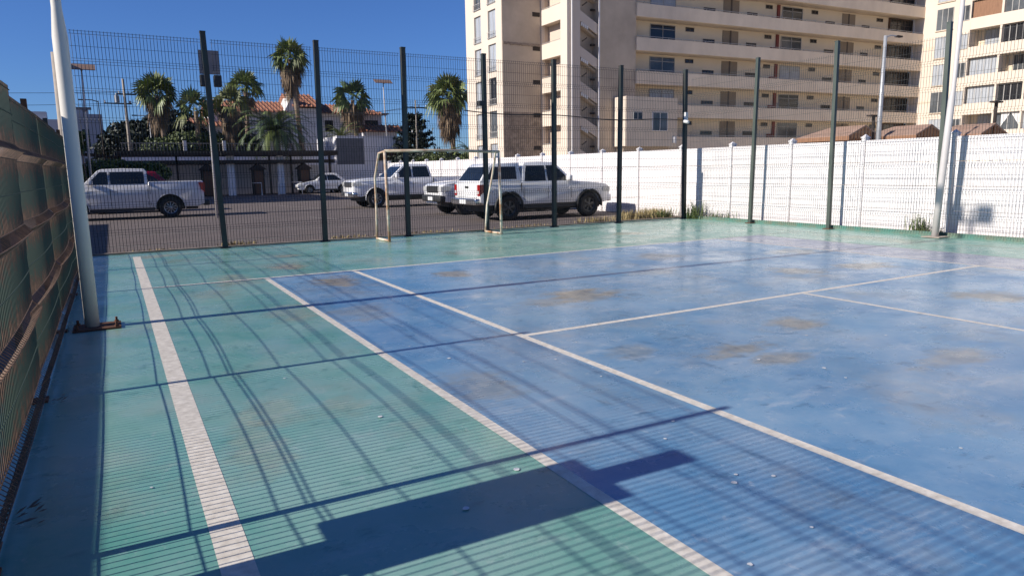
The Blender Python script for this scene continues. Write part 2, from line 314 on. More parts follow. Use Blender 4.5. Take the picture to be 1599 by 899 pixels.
# paint chips on the court (countless scuff dots)
g = MB()
for (x, y) in [(0.76, -8.1), (1.0, -7.91), (0.74, -8.66), (0.66, -8.72), (0.89, -8.77), (0.15, -9.27), (1.17, -6.31), (0.91, -6.22), (0.61, -9.21), (-0.2, -8.0), (2.06, -9.08), (2.57, -7.23), (-0.62, -8.25), (-0.55, -6.83), (1.65, -5.93), (2.8, -7.67), (0.43, -5.78), (2.71, -7.92), (3.6, -6.9), (0.3, -5.2), (1.2, -6.9), (-1.9, -7.2), (-0.9, -5.6), (5.0, -4.5), (4.2, -7.3)]:
    r = random.uniform(0.008, 0.019); k = 9; i = len(g.v)
    pts = [(x+r*math.cos(2*PI*q/k)*random.uniform(.7, 1.2), y+r*math.sin(2*PI*q/k)*random.uniform(.7, 1.2)) for q in range(k)]
    g.v += [(a, b, 0.006) for a, b in pts]; g.f.append(tuple(range(i, i+k)))
tag(build("paint_chips", g, M_paper), kind='stuff')

# ================================================================ FENCES
def mesh_panel(p0, p1, z0, z1, folds, spacing, rad, hrad, m, parent, nrm, singles, wob=0.0, depth=0.035):
    """welded panel: vertical wires that fold in a V at each fold height, horizontal wires at folds and between"""
    mb = MB(); p0 = Vector(p0); p1 = Vector(p1); L = (p1-p0).length; d = (p1-p0).normalized(); nv = Vector(nrm)
    prof = [(z0, 0)]
    for h in folds:
        prof += [(h-0.05, 0), (h, depth), (h+0.05, 0)]
    prof.append((z1, 0)); prof = [(z, o) for z, o in prof if z0-1e-4 <= z <= z1+1e-4]
    lean = random.uniform(-wob, wob); lean2 = random.uniform(-wob, wob)
    def off(t, z): return nv*((lean*(1-t)+lean2*t)*(z/z1) + wob*0.6*math.sin(t*PI)*math.sin(z/z1*PI))
    k = int(L/spacing); rad4 = rad*1.15
    e1 = d*rad4; e2 = nv*rad4
    for i in range(k+1):
        t = (i+0.5)/(k+1); b = p0+d*(L*t); i0 = len(mb.v)
        for (z, o) in prof:
            c = b+nv*o+off(t, z); c.z = z
            for e in (e1, e2, -e1, -e2): q = c+e; mb.v.append((q.x, q.y, q.z))
        for j in range(len(prof)-1):
            for q in range(4):
                a = i0+j*4+q; b2 = i0+j*4+(q+1) % 4; mb.f.append((a, b2, b2+4, a+4))
    hs = []
    for h in folds: hs += [(h-0.05, 0), (h, depth), (h+0.05, 0)]
    for h in singles: hs.append((h, 0))
    for (z, o) in hs:
        if not z0 <= z <= z1: continue
        n = 6
        pts = []
        for i in range(n+1):
            t = i/n; c = p0+d*(L*t)+nv*(o+rad*1.6)+off(t, z); c.z = z; pts.append(c)
        mb.tube(pts, hrad, 4, False)
    return build("mesh_panel", mb, m, parent)

# back fence, Y about 5.05
posts_b = [(-2.4, 5.1), (0.1, 5.1), (2.28, 5.1), (4.33, 5.07), (6.52, 5.05), (8.6, 5.0), (10.85, 5.0), (13.42, 5.02)]
fb = empty("wire_fence", (5.5, 5.05, 0), "tall dark green wire mesh fence between the court and the car park", "fence")
F8 = [0.45+0.555*i for i in range(8)]
S8 = [0.03, 0.17] + [0.45+0.555*(i+0.5) for i in range(7)]
HT = [4.45, 4.47, 4.46, 4.45, 4.44, 4.42, 4.40, 4.42]
for i, (x, y) in enumerate(posts_b):
    if i == 0: continue
    r = 0.052; h = HT[i]
    lx = random.uniform(-0.02, 0.02)
    T = lambda a, b, c, x=x, y=y, lx=lx: (x+a+lx*c, y+b, c)
    mb = MB(); mb.box(-r, -r, 0.0, r, r, h, T); mb.box(-r*1.08, -r*1.08, h, r*1.08, r*1.08, h+0.03, T)
    po = build("post", mb, M_postdk, fb)
    mb = MB(); mb.box(x-0.10, y-0.09, 0.002, x+0.10, y+0.09, 0.02); build("base_plate", mb, M_blackpl, po)
for a, b in zip(posts_b[:-1], posts_b[1:]):
    mesh_panel((a[0]+0.045, a[1]+0.055, 0), (b[0]-0.045, b[1]+0.055, 0), 0.05, 4.36, F8, 0.0625, 0.0039, 0.0040, M_wire, fb, (0, -1, 0), S8, 0.005)
# right fence, X about 13.5
posts_r = [(13.47, 5.0), (13.47, 2.46), (13.47, 0.0), (13.47, -2.62), (13.47, -5.2), (13.47, -7.8)]
fr = empty("wire_fence", (13.47, -1.5, 0), "tall green wire mesh fence standing close in front of the white precast wall", "fence")
for i, (x, y) in enumerate(posts_r[1:]):
    mb = MB(); r = 0.043; h = [4.41, 4.46, 4.42, 4.4, 4.4][i]; lean = [-0.01, 0.012, 0.02, 0, 0][i]
    T = lambda a, b, c, x=x, y=y, le=lean: (x+a, y+b+le*c, c)
    mb.box(-r, -r, 0, r, r, h, T); mb.box(-r*1.06, -r*1.06, h, r*1.06, r*1.06, h+0.03, T); po = build("post", mb, M_postg, fr)
    mb = MB(); mb.box(x-0.10, y-0.10, 0.002, x+0.10, y+0.10, 0.018); build("base_plate", mb, M_rusty, po)
for a, b in zip(posts_r[:-1], posts_r[1:]):
    mesh_panel((a[0]+0.06, a[1]-0.05, 0), (b[0]+0.06, b[1]+0.05, 0), 0.05, 4.2, [z*0.97 for z in F8], 0.0625, 0.0032, 0.003, M_wireR, fr, (-1, 0, 0), [z*0.97 for z in S8], 0.006)
# left fence, X about -2.5 (low, rusty)
posts_l = [(-2.5, 5.15), (-2.5, 2.6), (-2.5, 0.0), (-2.5, -2.62), (-2.5, -5.2), (-2.5, -7.78), (-2.5, -10.3), (-2.5, -12.9)]
fl = empty("wire_fence", (-2.5, -2.5, 0), "low rusty green wire mesh fence along the left side of the court", "fence")
FL = [0.16, 0.69, 1.22, 1.75]; SL = [0.03, 0.42, 0.95, 1.48, 2.0, 2.16]
for i, (x, y) in enumerate(posts_l):
    mb = MB(); r = 0.025; h = 2.34
    mb.box(x-r-0.09, y-r, 0, x+r-0.09, y+r, h); po = build("post", mb, M_rusty if i % 2 else M_postdk, fl)
    mb = MB(); mb.box(x-0.10, y-0.07, 0.002, x+0.03, y+0.07, 0.014)
    for q in (-0.05, 0.05): mb.tube([(x-0.01, y+q, 0.01), (x-0.01, y+q, 0.035)], 0.009, 6)
    build("base_plate", mb, M_rusty, po)
for a, b in zip(posts_l[:-1], posts_l[1:]):
    mesh_panel((a[0], a[1]-0.02, 0), (b[0], b[1]+0.02, 0), 0.03, 2.19, FL, 0.05, 0.0031, 0.0036, M_rustwire, fl, (1, 0, 0), SL, 0.05, 0.05)
# dried leaves caught at the foot of the left fence
for (x, y, s, lab) in [(-2.42, -5.32, 0.06, "small dark clump of dead leaves at the foot of the rusty fence, farther one"), (-2.42, -7.3, 0.09, "dry brown twig and leaves sticking out from under the rusty fence")]:
    mb = MB(); random.seed(int(s*1000))
    for q in range(11):
        a = random.uniform(-0.7, 0.9); c = Vector((x+random.uniform(-.05, .05), y+random.uniform(-.1, .1), 0.012+random.uniform(0, .03)))
        d = Vector((math.cos(a), math.sin(a), random.uniform(0.0, 0.5))).normalized()*random.uniform(.4, 1.1)*s; n2 = Vector((-d.y, d.x, 0.01))*0.16
        mb.quad(c-n2*.3, c+d*.5-n2, c+d, c+d*.5+n2)
    tag(build("dry_leaves", mb, M_dry), lab, "leaves")
random.seed(11)

# low block wall outside the left fence
mb = MB(); mb.box(-5.8, -16, 0, -5.6, 16, 2.0)
bw = tag(build("block_wall", mb, M_block, origin=(-5.7, 0, 0)), "dark block wall behind the rusty fence on the left", "wall")

# electric cabinet hung on the left fence beside the photographer
ec = empty("electric_cabinet", (-2.66, -8.3, 0), "grey steel electric cabinet fixed to the low rusty fence on the left", "cabinet")
mb = MB(); mb.box(-2.72, -8.48, 0.83, -2.585, -7.97, 1.58); build("cabinet_box", mb, M_galv, ec, bevel=0.008)
mb = MB(); mb.box(-2.70, -8.32, 1.582, -2.60, -8.14, 1.91); build("cable_duct", mb, M_galv, ec)
mb = MB(); mb.box(-2.70, -8.44, 0.0, -2.60, -8.14, 0.827); build("pedestal", mb, M_galv, ec)
mb = MB(); mb.box(-2.584, -8.45, 0.86, -2.578, -8.00, 1.55); build("door", mb, M_panelgrey, ec)

# green painted strip behind the right fence
mb = MB(); mb.box(13.60, -22, 0, 13.66, 5.15, 0.09); tag(build("green_kerb", mb, M_greenstrip), kind='structure')

# ================================================================ POLES ON COURT
lp = empty("light_pole", (-2.28, -2.58, 0), "thick off-white round pole bolted beside the low rusty fence", "pole")
mb = MB(); mb.tube([(-2.245, -2.58, 0.02), (-2.235, -2.58, 1.6), (-2.225, -2.58, 2.95), (-2.225, -2.58, 3.22), (-2.20, -2.58, 9.9)], [0.069, 0.069, 0.069, 0.046, 0.042], 24)
build("shaft", mb, M_pole, lp, smooth=True)
mb = MB(); mb.box(-2.42, -2.78, 0.002, -1.98, -2.42, 0.02); bp_ = build("base_plate", mb, M_rusty, lp)
mb = MB()
for (x, y) in [(-2.38, -2.74), (-2.02, -2.74), (-2.38, -2.46), (-2.02, -2.46)]: mb.tube([(x, y, 0.02), (x, y, 0.075)], 0.012, 6); mb.tube([(x, y, 0.02), (x, y, 0.04)], 0.022, 6)
build("anchor_bolt", mb, M_rusty, bp_)
mb = MB(); mb.box(-2.3, -3.0, 9.62, -2.24, -2.1, 9.68); build("cross_arm", mb, M_galv, lp)
for y in (-2.25, -2.83):
    mb = MB(); mb.box(-2.38, y-0.17, 9.69, -2.16, y+0.17, 9.95); build("floodlight", mb, M_galv, lp)
rp_ = empty("light_pole", (13.30, -2.72, 0), "pale grey round pole in front of the white wall at the right", "pole")
mb = MB(); mb.tube([(13.28, -2.70, 0.0), (13.30, -2.74, 1.5), (13.32, -2.78, 2.85), (13.33, -2.79, 3.05), (13.38, -2.88, 9.5)], [0.070, 0.068, 0.066, 0.045, 0.040], 24)
build("shaft", mb, M_poleR, rp_, smooth=True)
mb = MB(); mb.box(13.08, -2.9, 0.0135, 13.5, -2.52, 0.03); build("base_plate", mb, M_conc, rp_)
mb = MB(); mb.box(13.36, -3.4, 9.3, 13.42, -2.5, 9.36); build("cross_arm", mb, M_galv, rp_)
mb = MB(); mb.box(13.28, -3.5, 9.38, 13.5, -3.1, 9.7); build("floodlight", mb, M_galv, rp_)

# goal frame
gl = empty("goal_frame", (4.95, 4.5, 0), "small rusty cream goal frame without a net at the foot of the back fence", "goal")
G0, G1, YF, YB = 3.47, 6.40, 4.05, 4.78
R_ = 0.033
for nm, p, lab, m_ in [("goal_post", [(G0, YF, 0), (G0-0.02, YF+0.01, 2.04)], None, M_goal), ("goal_post", [(G1, YF, 0), (G1-0.03, YF, 2.02)], None, M_goal)]:
    mb = MB(); mb.tube(p, R_, 10); build(nm, mb, m_, gl, True)
mb = MB(); mb.tube([(G0-0.02, YF+0.01, 2.04), (4.9, YF, 2.05), (G1-0.03, YF, 2.02)], R_, 10); build("crossbar", mb, M_goalbar, gl, True)
for x, bend in ((G0-0.03, -0.03), (G1-0.05, 0.16)):
    mb = MB(); mb.tube([(x-0.02, YB, 0.03), (x+bend*0.2, YB-0.02, 0.7), (x+bend, YB-0.1, 1.45), (x+bend*0.6, YF+0.32, 2.0), (x, YF, 2.03)], 0.025, 8); build("rear_stay", mb, M_goal, gl, True)
    mb = MB(); mb.tube([(x+0.02, YF, 0.03), (x-0.02, YB, 0.03)], 0.028, 8); build("ground_bar", mb, M_goal, gl, True)

# ================================================================ WHITE PRECAST WALL
ww = empty("precast_wall", (14.15, 10, 0), "long white precast concrete wall with capped posts behind the right side of the court", "wall")
ys = []; y = 3.67+2.08*14
while y > -21: ys.append(y); y -= 2.08
for k, y in enumerate(ys):
    mb = MB(); mb.box(13.90, y-0.05, 0, 14.08, y+0.05, 2.19); mb.box(13.885, y-0.058, 2.19, 14.095, y+0.058, 2.225); mb.v += [(13.90, y-.05, 2.225), (14.08, y-.05, 2.225), (14.08, y+.05, 2.225), (13.90, y+.05, 2.225), (13.99, y, 2.29)]; q_ = len(mb.v)-5; mb.f += [(q_, q_+1, q_+4), (q_+1, q_+2, q_+4), (q_+2, q_+3, q_+4), (q_+3, q_, q_+4)]
    build("post", mb, M_whitewall, ww)
for a, b in zip(ys[:-1], ys[1:]):
    mb = MB(); z = 0
    for q in range(4):
        j = random.uniform(-0.006, 0.006)
        mb.box(13.95+j, b+0.051, z+0.004, 14.0+j, a-0.051, z+0.53); z += 0.536
    build("wall_panel", mb, M_whitewall, ww, bevel=0.006)
# wall that turns left behind the car park
mb = MB(); mb.box(12.3, 47.8, 0, 20.5, 48.0, 2.25)
ww2 = tag(build("plaster_wall", mb, M_lav, origin=(16, 48, 0)), "white plaster wall tinted as in bluish shade behind the small white car and the big pickup", "wall")
mb = MB(); mb.box(-12, 48.6, 0, 12.2, 48.8, 2.4)
tag(build("plaster_wall", mb, M_lav, origin=(0, 48.7, 0)), "pale plaster wall in shade behind the carport", "wall")

# cable and devices on the back fence
mb = MB(); pts = []
for i in range(41):
    t = i/40; x = 5.9+t*(13.4-5.9); pts.append((x, 4.96, 3.06 - 0.05*math.sin(t*PI) - 0.03*math.sin(t*PI*4) - 0.10*t))
mb.tube(pts, 0.013, 6); tag(build("cable", mb, M_cable), "thin black cable strung across the right half of the back mesh fence", "cable")
sp = empty("siren_horn", (6.5, 4.95, 3.1), "small black horn fixed to the fence post by the goal", "speaker")
mb = MB(); mb.box(6.28, 4.86, 3.18, 6.46, 5.0, 3.3); build("housing", mb, M_blackpl, sp, bevel=0.01)
mb = MB(); mb.box(6.46, 4.93, 3.22, 6.50, 4.99, 3.26); build("bracket", mb, M_blackpl, sp)
cm = empty("security_camera", (13.3, 4.9, 3.0), "white security camera on the corner post of the back fence", "camera")
mb = MB(); mb.tube([(13.22, 4.9, 2.93), (13.22, 4.72, 2.9)], 0.05, 10); build("camera_body", mb, M_paper, cm, True)
mb = MB(); mb.box(13.28, 4.9, 2.92, 13.38, 4.97, 3.2); mb.tube([(13.3, 4.93, 3.0), (13.22, 4.88, 2.96)], 0.02, 6); build("mount", mb, M_paper, cm)

# ================================================================ VEHICLES
def lerp(a, b, t): return a+(b-a)*t
def wheel(root, x, y, r, wd, side, rimm, spokes=6):
    mb = MB(); n = 36
    prof = [(r*0.60, -wd/2), (r*0.93, -wd/2), (r, -wd/2+0.035), (r, wd/2-0.035), (r*0.93, wd/2), (r*0.60, wd/2)]
    i0 = 0
    for (rad, yy) in prof:
        for q in range(n):
            a = 2*PI*q/n; mb.v.append((x+rad*math.cos(a), y+yy, r+rad*math.sin(a)))
    k = len(prof)
    for j in range(k):
        for q in range(n):
            a = j*n+q; b = j*n+(q+1) % n; c = ((j+1) % k)*n+(q+1) % n; d = ((j+1) % k)*n+q; mb.f.append((a, b, c, d))
    w_ = build("wheel", mb, M_tyre, root, True)
    mb = MB(); yo = y+side*(wd/2-0.05)
    def P(rad, a, dy=0): return (x+rad*math.cos(a), yo+side*dy, r+rad*math.sin(a))
    n = 30
    for q in range(n):  # outer ring and hub
        a0, a1 = 2*PI*q/n, 2*PI*(q+1)/n
        mb.quad(P(r*.62, a0, .03), P(r*.62, a1, .03), P(r*.53, a1, .01), P(r*.53, a0, .01))
        mb.quad(P(r*.14, a0, .02), P(r*.14, a1, .02), P(.001, a1, .03), P(.001, a0, .03))
    for q in range(spokes):
        a = 2*PI*q/spokes+0.3; wA = 0.22*6/spokes; 
        mb.quad(P(r*.12, a-wA*1.4, .02), P(r*.55, a-wA, .012), P(r*.55, a+wA, .012), P(r*.12, a+wA*1.4, .02))
    ri = build("rim", mb, rimm, w_)
    mb = MB()
    for q in range(n):
        a0, a1 = 2*PI*q/n, 2*PI*(q+1)/n; mb.tri(P(0, 0, -.05), P(r*.62, a0, -.05), P(r*.62, a1, -.05))
    build("brake_disc", mb, M_blackpl, w_)

def vehicle(label, cat, group, loc, rz, o, name="parked_pickup"):
    """o: dict of dimensions. local frame: x forward, y left, z up, origin midway between the axles on the ground"""
    root = empty(name, loc, label, cat, group, rz); LOC[root.name] = Vector((0, 0, 0))
    W, H, wb, wr = o['W']/2, o['H'], o['wb']/2, o['wr']; xn = wb+o['fo']; xb = -wb-o['ro']
    ra = wr+o.get('arch', 0.085); sill = o.get('sill', 0.5); belt = o['belt']; hood = o['hood']; paint = o['paint']; rail = o.get('rail', belt)
    xc = o['cowl']; cr = o['cabrear']
    def arch(cx):
        a0 = math.asin(max(-1, min(1, (sill-wr)/ra))); r_ = []
        for q in range(13):
            a = lerp(PI-a0, a0, q/12); r_.append((cx+ra*math.cos(a), wr+ra*math.sin(a)))
        return r_
    poly = [(xb+0.02, sill+0.1), (xb+0.25, sill)] + arch(-wb) + arch(wb) + [(xn-0.28, sill-0.04), (xn-0.04, sill+0.0), (xn, 0.62), (xn-0.01, hood-0.22), (xn-0.05, hood-0.10), (xn-0.16, hood-0.035),
            (xn-0.45, hood), (lerp(xc, xn, .4), hood+0.05), (xc, belt+0.02), (lerp(xc, cr, .5), belt), (cr+0.015, belt), (cr, rail), (cr-0.03, rail), (lerp(cr, xb, .5), rail+0.005), (xb+0.05, rail+0.01), (xb, rail-0.04), (xb, rail-0.3)]
    def T(x, y, z):
        sY = 1.0
        if x > xn-0.9: sY -= 0.13*((x-(xn-0.9))/0.9)**2
        if x < xb+0.3: sY -= 0.03*((xb+0.3-x)/0.3)
        if z > 0.95: sY -= 0.05*(z-0.95)/0.25
        if z < 0.6: sY -= 0.02
        return (x, y*sY, z)
    mb = MB(); mb.prism(poly, -W, W, T); body = build("body", mb, paint, root, True, bevel=0.035)
    body.data.update()
    # underbody and wheel-well lining
    mb = MB(); mb.box(xb+0.25, -W+0.27, 0.3, xn-0.3, W-0.27, 0.92); mb.box(xb+0.3, -W+0.06, 0.36, xn-0.35, W-0.06, 0.36+0.12) if o.get('step') else None
    mb.box(-wb+ra+.05, -W+0.03, sill-0.10, wb-ra-.05, W-0.03, sill+0.03)
    build("underbody", mb, M_blackpl, root)
    # dark lips round the arches
    for cx in (-wb, wb):
        for s in (-1, 1):
            mb = MB(); pts = [];  yy = s*(T(cx, W, .9)[1])
            for q in range(15):
                a = lerp(-0.12, PI+0.12, q/14); pts.append((cx+(ra+.012)*math.cos(a), yy, wr+(ra+.012)*math.sin(a)))
            mb.tube(pts, o.get('lip', 0.016), 6); build("wheel_arch", mb, o.get('lipmat', paint), root, True)
            wheel(root, cx, s*(W-0.13), wr, 0.245, s, o.get('rim', M_rim), o.get('spokes', 6))
    # cab
    wl, wu = W-0.075, W-0.24; r0, r1 = o['roofrear'], o['rooffront']; zb = belt-0.01; zt = H
    lower = [(cr, wl), (xc-0.02, wl)]
    sec = [(cr, zb, wl), (r0-0.03, zt-0.13, wu+.03), (r0+0.05, zt-0.02, wu-.04), (lerp(r0, r1, .5), zt, wu-.03), (r1-0.12, zt-0.025, wu-.04), (r1+0.02, zt-0.09, wu+.01), (xc, zb, wl)]
    mb = MB(); n = len(sec)
    for (x, z, hw) in sec: mb.v += [(x, -hw, z), (x, hw, z)]
    for j in range(n-1): mb.f.append((2*j, 2*j+1, 2*j+3, 2*j+2))
    mb.f.append(tuple(2*j for j in range(n))); mb.f.append(tuple(2*j+1 for j in range(n))[::-1]); mb.f.append((0, 1, 2*n-1, 2*n-2))
    build("cab", mb, paint, root, True, bevel=0.03)
    def sidept(x, z, s, e=0.006):
        t = (z-zb)/(zt-0.10-zb); return (x, s*(lerp(wl, wu+.02, t)+e), z)
    wz0, wz1 = belt+0.045, zt-0.125
    def fx(z): return lerp(xc, r1+.02, (z-zb)/(zt-.09-zb))
    def bx_(z): return lerp(cr, r0-.03, (z-zb)/(zt-.13-zb))
    split = o.get('split', lerp(cr, xc, .47))
    for s in (-1, 1):
        for (a, b) in (('s', 'f'), ('b', 's')):
            def ex(z, k):
                return {'s': split + (0.035 if b == 'f' and k == 0 else -0.035), 'f': fx(z)-0.12, 'b': bx_(z)+o.get('cpillar', 0.1)}[(a, b)[k]]
            mb = MB(); P = [(ex(wz0, 0), wz0), (ex(wz0, 1), wz0), (ex(wz1, 1)-(0.0), wz1), (ex(wz1, 0), wz1)]
            mb.quad(*[sidept(x, z, s) for x, z in P]); mb.quad(*[sidept(x, z, s, -0.02) for x, z in P])
            build("side_window", mb, M_carglass, root)
        # door seams, handles, mirror
        for xs in ([split, cr+0.05, fx(belt)-0.18] if not o.get('hatch') else [split, fx(belt)-0.1, cr+.75]):
            mb = MB(); yv = s*(T(xs, W, .9)[1]+0.0015)
            mb.box(xs-0.006, yv-0.003, sill+0.1, xs+0.006, yv+0.003, belt-0.13); build("door_seam", mb, M_blackpl, root)
        for xs in (split-0.12, split+0.9):
            mb = MB(); yv = s*(T(xs, W, .95)[1]+0.012); mb.box(xs-0.1, yv-0.014, belt-0.21, xs+0.1, yv+0.014, belt-0.175); build("door_handle", mb, o.get('handle', paint), root, bevel=0.006)
        mb = MB(); xm = fx(belt)-0.28; mb.box(xm-0.09, s*(W+0.04)-0.11, belt+0.03, xm+0.07, s*(W+0.04)+0.11, belt+0.22); build("wing_mirror", mb, o.get('mirror', paint), root, True, bevel=0.04)
    def plate4(zA, zB, xf_, e, wA, wB, nm, m_):
        mb = MB(); mb.quad((xf_(zA)+e, -wA, zA), (xf_(zA)+e, wA, zA), (xf_(zB)+e, wB, zB), (xf_(zB)+e, -wB, zB)); return build(nm, mb, m_, root)
    plate4(belt+0.05, zt-0.12, lambda z: fx(z), 0.012, wl-0.10, wu-0.08, "windscreen", M_carglass)
    plate4(belt+0.10, zt-0.18, lambda z: bx_(z), -0.012, wl-0.16, wu-0.10, "rear_window", M_carglass)
    # front: grille, lamps, bumper, plate
    gx = xn+0.004; hw = T(xn, W, .8)[1]
    gz0, gz1 = hood-0.36, hood-0.11
    mb = MB(); mb.box(xn-0.05, -hw*0.62, gz0, gx+0.012, hw*0.62, gz1); gr = build("grille", mb, o.get('grille', M_blackpl), root, bevel=0.02)
    mb = MB()
    for q in range(4): z = lerp(gz0+0.04, gz1-0.04, q/3); mb.box(gx+0.013, -hw*0.56, z-0.008, gx+0.02, hw*0.56, z+0.008)
    build("grille_bar", mb, o.get('grillebar', M_blackpl), gr)
    for s in (-1, 1):
        mb = MB(); P = [(xn-0.34, hood-0.27), (xn+0.012, hood-0.30), (xn+0.012, hood-0.13), (xn-0.30, hood-0.12)]
        a = [(x, s*(T(x, W, .9)[1]+0.008), z) for x, z in P]; mb.quad(*a)
        mb.quad((xn+0.012, s*hw*1.0, hood-0.30), (xn+0.018, s*hw*0.64, hood-0.30), (xn+0.012, s*hw*0.64, hood-0.13), (xn+0.006, s*hw*1.0, hood-0.13))
        build("headlight", mb, M_tailwhite, root)
    bm_ = o.get('bumper', paint)
    mb = MB(); mb.box(xn-0.25, -hw*1.02, 0.48, xn+0.09, hw*1.02, 0.72); fbp = build("front_bumper", mb, bm_, root, True, bevel=0.05)
    mb = MB(); mb.box(xn+0.092, -0.22, 0.53, xn+0.10, 0.22, 0.66); build("number_plate", mb, M_plate, fbp)
    if o.get('skid'):
        mb = MB(); mb.box(xn-0.1, -0.5, 0.38, xn+0.06, 0.5, 0.475); build("skid_plate", mb, M_chrome, root, bevel=0.02)
    # rear
    for s in (-1, 1):
        mb = MB(); yv = T(xb, W, 1.0)[1]; tl = o.get('tail', (0.86, rail-0.08, 0.22))
        P = [(xb-0.012, tl[0]+.0), (xb+tl[2]*0.6, tl[0]+0.12), (xb+tl[2], tl[1]), (xb-0.012, tl[1])]
        mb.quad(*[(x, s*(yv+0.013), z) for x, z in P])
        mb.box(xb-0.014, min(s*(yv+.012), s*(yv-0.15)), tl[0], xb-0.002, max(s*(yv+.012), s*(yv-0.15)), tl[1])
        t_ = build("tail_lamp", mb, M_tail, root)
        mb = MB(); mb.box(xb-0.018, min(s*(yv-.02), s*(yv-0.13)), tl[0]+.06, xb-0.0145, max(s*(yv-.02), s*(yv-0.13)), tl[0]+0.15); build("reversing_lamp", mb, M_tailwhite, t_)
    mb = MB(); mb.box(xb-0.16, -W*0.94, sill+0.02, xb+0.06, W*0.94, sill+0.22); rb = build("rear_bumper", mb, o.get('rearbumper', bm_), root, True, bevel=0.03)
    mb = MB(); mb.box(xb-0.17, -0.22, sill+0.05, xb-0.162, 0.22, sill+0.18); build("number_plate", mb, M_plate, rb)
    if not o.get('hatch'):
        mb = MB(); mb.box(xb-0.004, -W*.76, 0.74, xb+0.0, W*.76, 0.748); mb.box(xb-0.02, -0.12, rail-0.16, xb-0.003, 0.12, rail-0.10); build("tailgate_handle", mb, M_blackpl, root)
        if not o.get('canopy'):
            mb = MB(); mb.box(xb+0.06, -W+0.17, rail-0.02, cr-0.05, W-0.17, rail+0.018); build("bed_shade", mb, M_blackpl, root)  # flat black panel coloured as the shaded inside of the open bed
        mb = MB(); yv = W+0.001; mb.box(cr-0.035, -W*1.002+.01, sill+.1, cr-0.02, W*1.002-.01, rail-.02); build("bed_seam", mb, M_blackpl, root)
    if o.get('canopy'):
        zt2 = H-0.03; sec = [(xb+0.02, rail+0.01, W-.09), (xb+0.42, zt2-0.1, W-.21), (xb+0.55, zt2-0.02, W-.24), (cr, zt2, W-.24), (cr+0.02, rail+.01, W-.09)]
        mb = MB(); n = len(sec)
        for (x, z, hw2) in sec: mb.v += [(x, -hw2, z), (x, hw2, z)]
        for j in range(n-1): mb.f.append((2*j, 2*j+1, 2*j+3, 2*j+2))
        mb.f.append(tuple(2*j for j in range(n))); mb.f.append(tuple(2*j+1 for j in range(n))[::-1]); mb.f.append((0, 1, 2*n-1, 2*n-2))
        cn = build("canopy", mb, paint, root, True, bevel=0.025)
        def cy(z): return lerp(W-.09, W-.22, (z-rail)/(zt2-.1-rail))
        for s in (-1, 1):
            mb = MB(); z0_, z1_ = rail+.10, zt2-.12
            P = [(xb+0.28, z0_), (cr-0.16, z0_), (cr-0.14, z1_), (xb+0.52, z1_)]
            mb.quad(*[(x, s*(cy(z)+0.008), z) for x, z in P]); build("side_window", mb, M_glassdk, cn)
        mb = MB(); fxx = lambda z: lerp(xb+.02, xb+.42, (z-rail)/(zt2-.1-rail))-0.012
        z0_, z1_ = rail+.07, zt2-.12; mb.quad((fxx(z0_), -(W-.17), z0_), (fxx(z0_), W-.17, z0_), (fxx(z1_), W-.28, z1_), (fxx(z1_), -(W-.28), z1_)); build("rear_window", mb, M_carglass, cn)
        mb = MB(); mb.tube([(xb+0.9, 0.3, zt2), (xb+0.9, 0.3, zt2+0.07)], 0.03, 8); build("roof_vent", mb, M_blackpl, cn)
    if o.get('step'):
        for s in (-1, 1):
            mb = MB(); mb.tube([(-wb+ra+.1, s*(W-.04), sill-.12), (wb-ra-.1, s*(W-.04), sill-.12)], 0.04, 8); build("side_step", mb, M_blackpl, root)
    if o.get('flap'):
        mb = MB(); mb.box(-wb-ra-0.04, -W+0.02, 0.25, -wb-ra-0.01, -W+0.28, 0.58); mb.box(-wb-ra-0.04, W-0.28, 0.25, -wb-ra-0.01, W-0.02, 0.58); build("mud_flap", mb, M_blackpl, root)
    return root
GP = "pickups parked in the car park"
pick = dict(W=1.87, H=1.80, wb=3.1, wr=0.385, fo=0.92, ro=1.2, belt=1.17, hood=1.10, rail=1.19, cowl=1.0, cabrear=-1.05, roofrear=-0.88, rooffront=0.35, sill=0.5, paint=M_carwhite, bumper=M_carwhite)
d = dict(pick); d.update(paint=M_cardirty, mirror=M_cardirty, H=1.86, ro=1.22, wb=3.15, rearbumper=M_blackpl, bumper=M_cardirty, tail=(0.93, 1.30, 0.20), spokes=10, belt=1.24, rail=1.36, hood=1.15, cowl=1.25, cabrear=-0.90, roofrear=-0.86, rooffront=0.70, split=0.36, sill=0.40, lip=0.012, cpillar=0.13, arch=0.115)
vehicle("silver white pickup seen side-on just right of the off-white pole", "pickup truck", GP, (-0.05-3.15/2, 19.10, 0), PI, d)
d = dict(pick); d.update(wb=3.57, H=1.93, W=2.0, wr=0.41, belt=1.28, hood=1.27, rail=1.30, fo=0.98, ro=1.25, cowl=1.12, cabrear=-0.95, roofrear=-0.80, rooffront=0.42, grille=M_chrome, grillebar=M_blackpl, bumper=M_chrome, rearbumper=M_chrome, sill=0.55, spokes=8)
vehicle("large white pickup with chrome grille and bumper, facing left behind the goal", "pickup truck", GP, (8.28+3.57/2, 19.85, 0), PI, d)
d = dict(pick); d.update(bumper=M_blackpl, rearbumper=M_blackpl, lip=0.05, lipmat=M_blackpl, skid=True, hood=1.16, belt=1.2, H=1.82, wr=0.40, wb=3.2, mirror=M_carwhite, rim=M_rimdk)
vehicle("white pickup with black grille and black bumper, half hidden behind the one with a canopy", "pickup truck", GP, (9.12+3.2/2, 12.45, 0), PI, d)
d = dict(pick); d.update(canopy=True, rim=M_rimdk, wb=3.08, lip=0.04, lipmat=M_blackpl, flap=True, step=True, wr=0.40, H=1.83, tail=(0.80, 1.14, 0.24), rearbumper=M_chrome, ro=1.02, W=1.84)
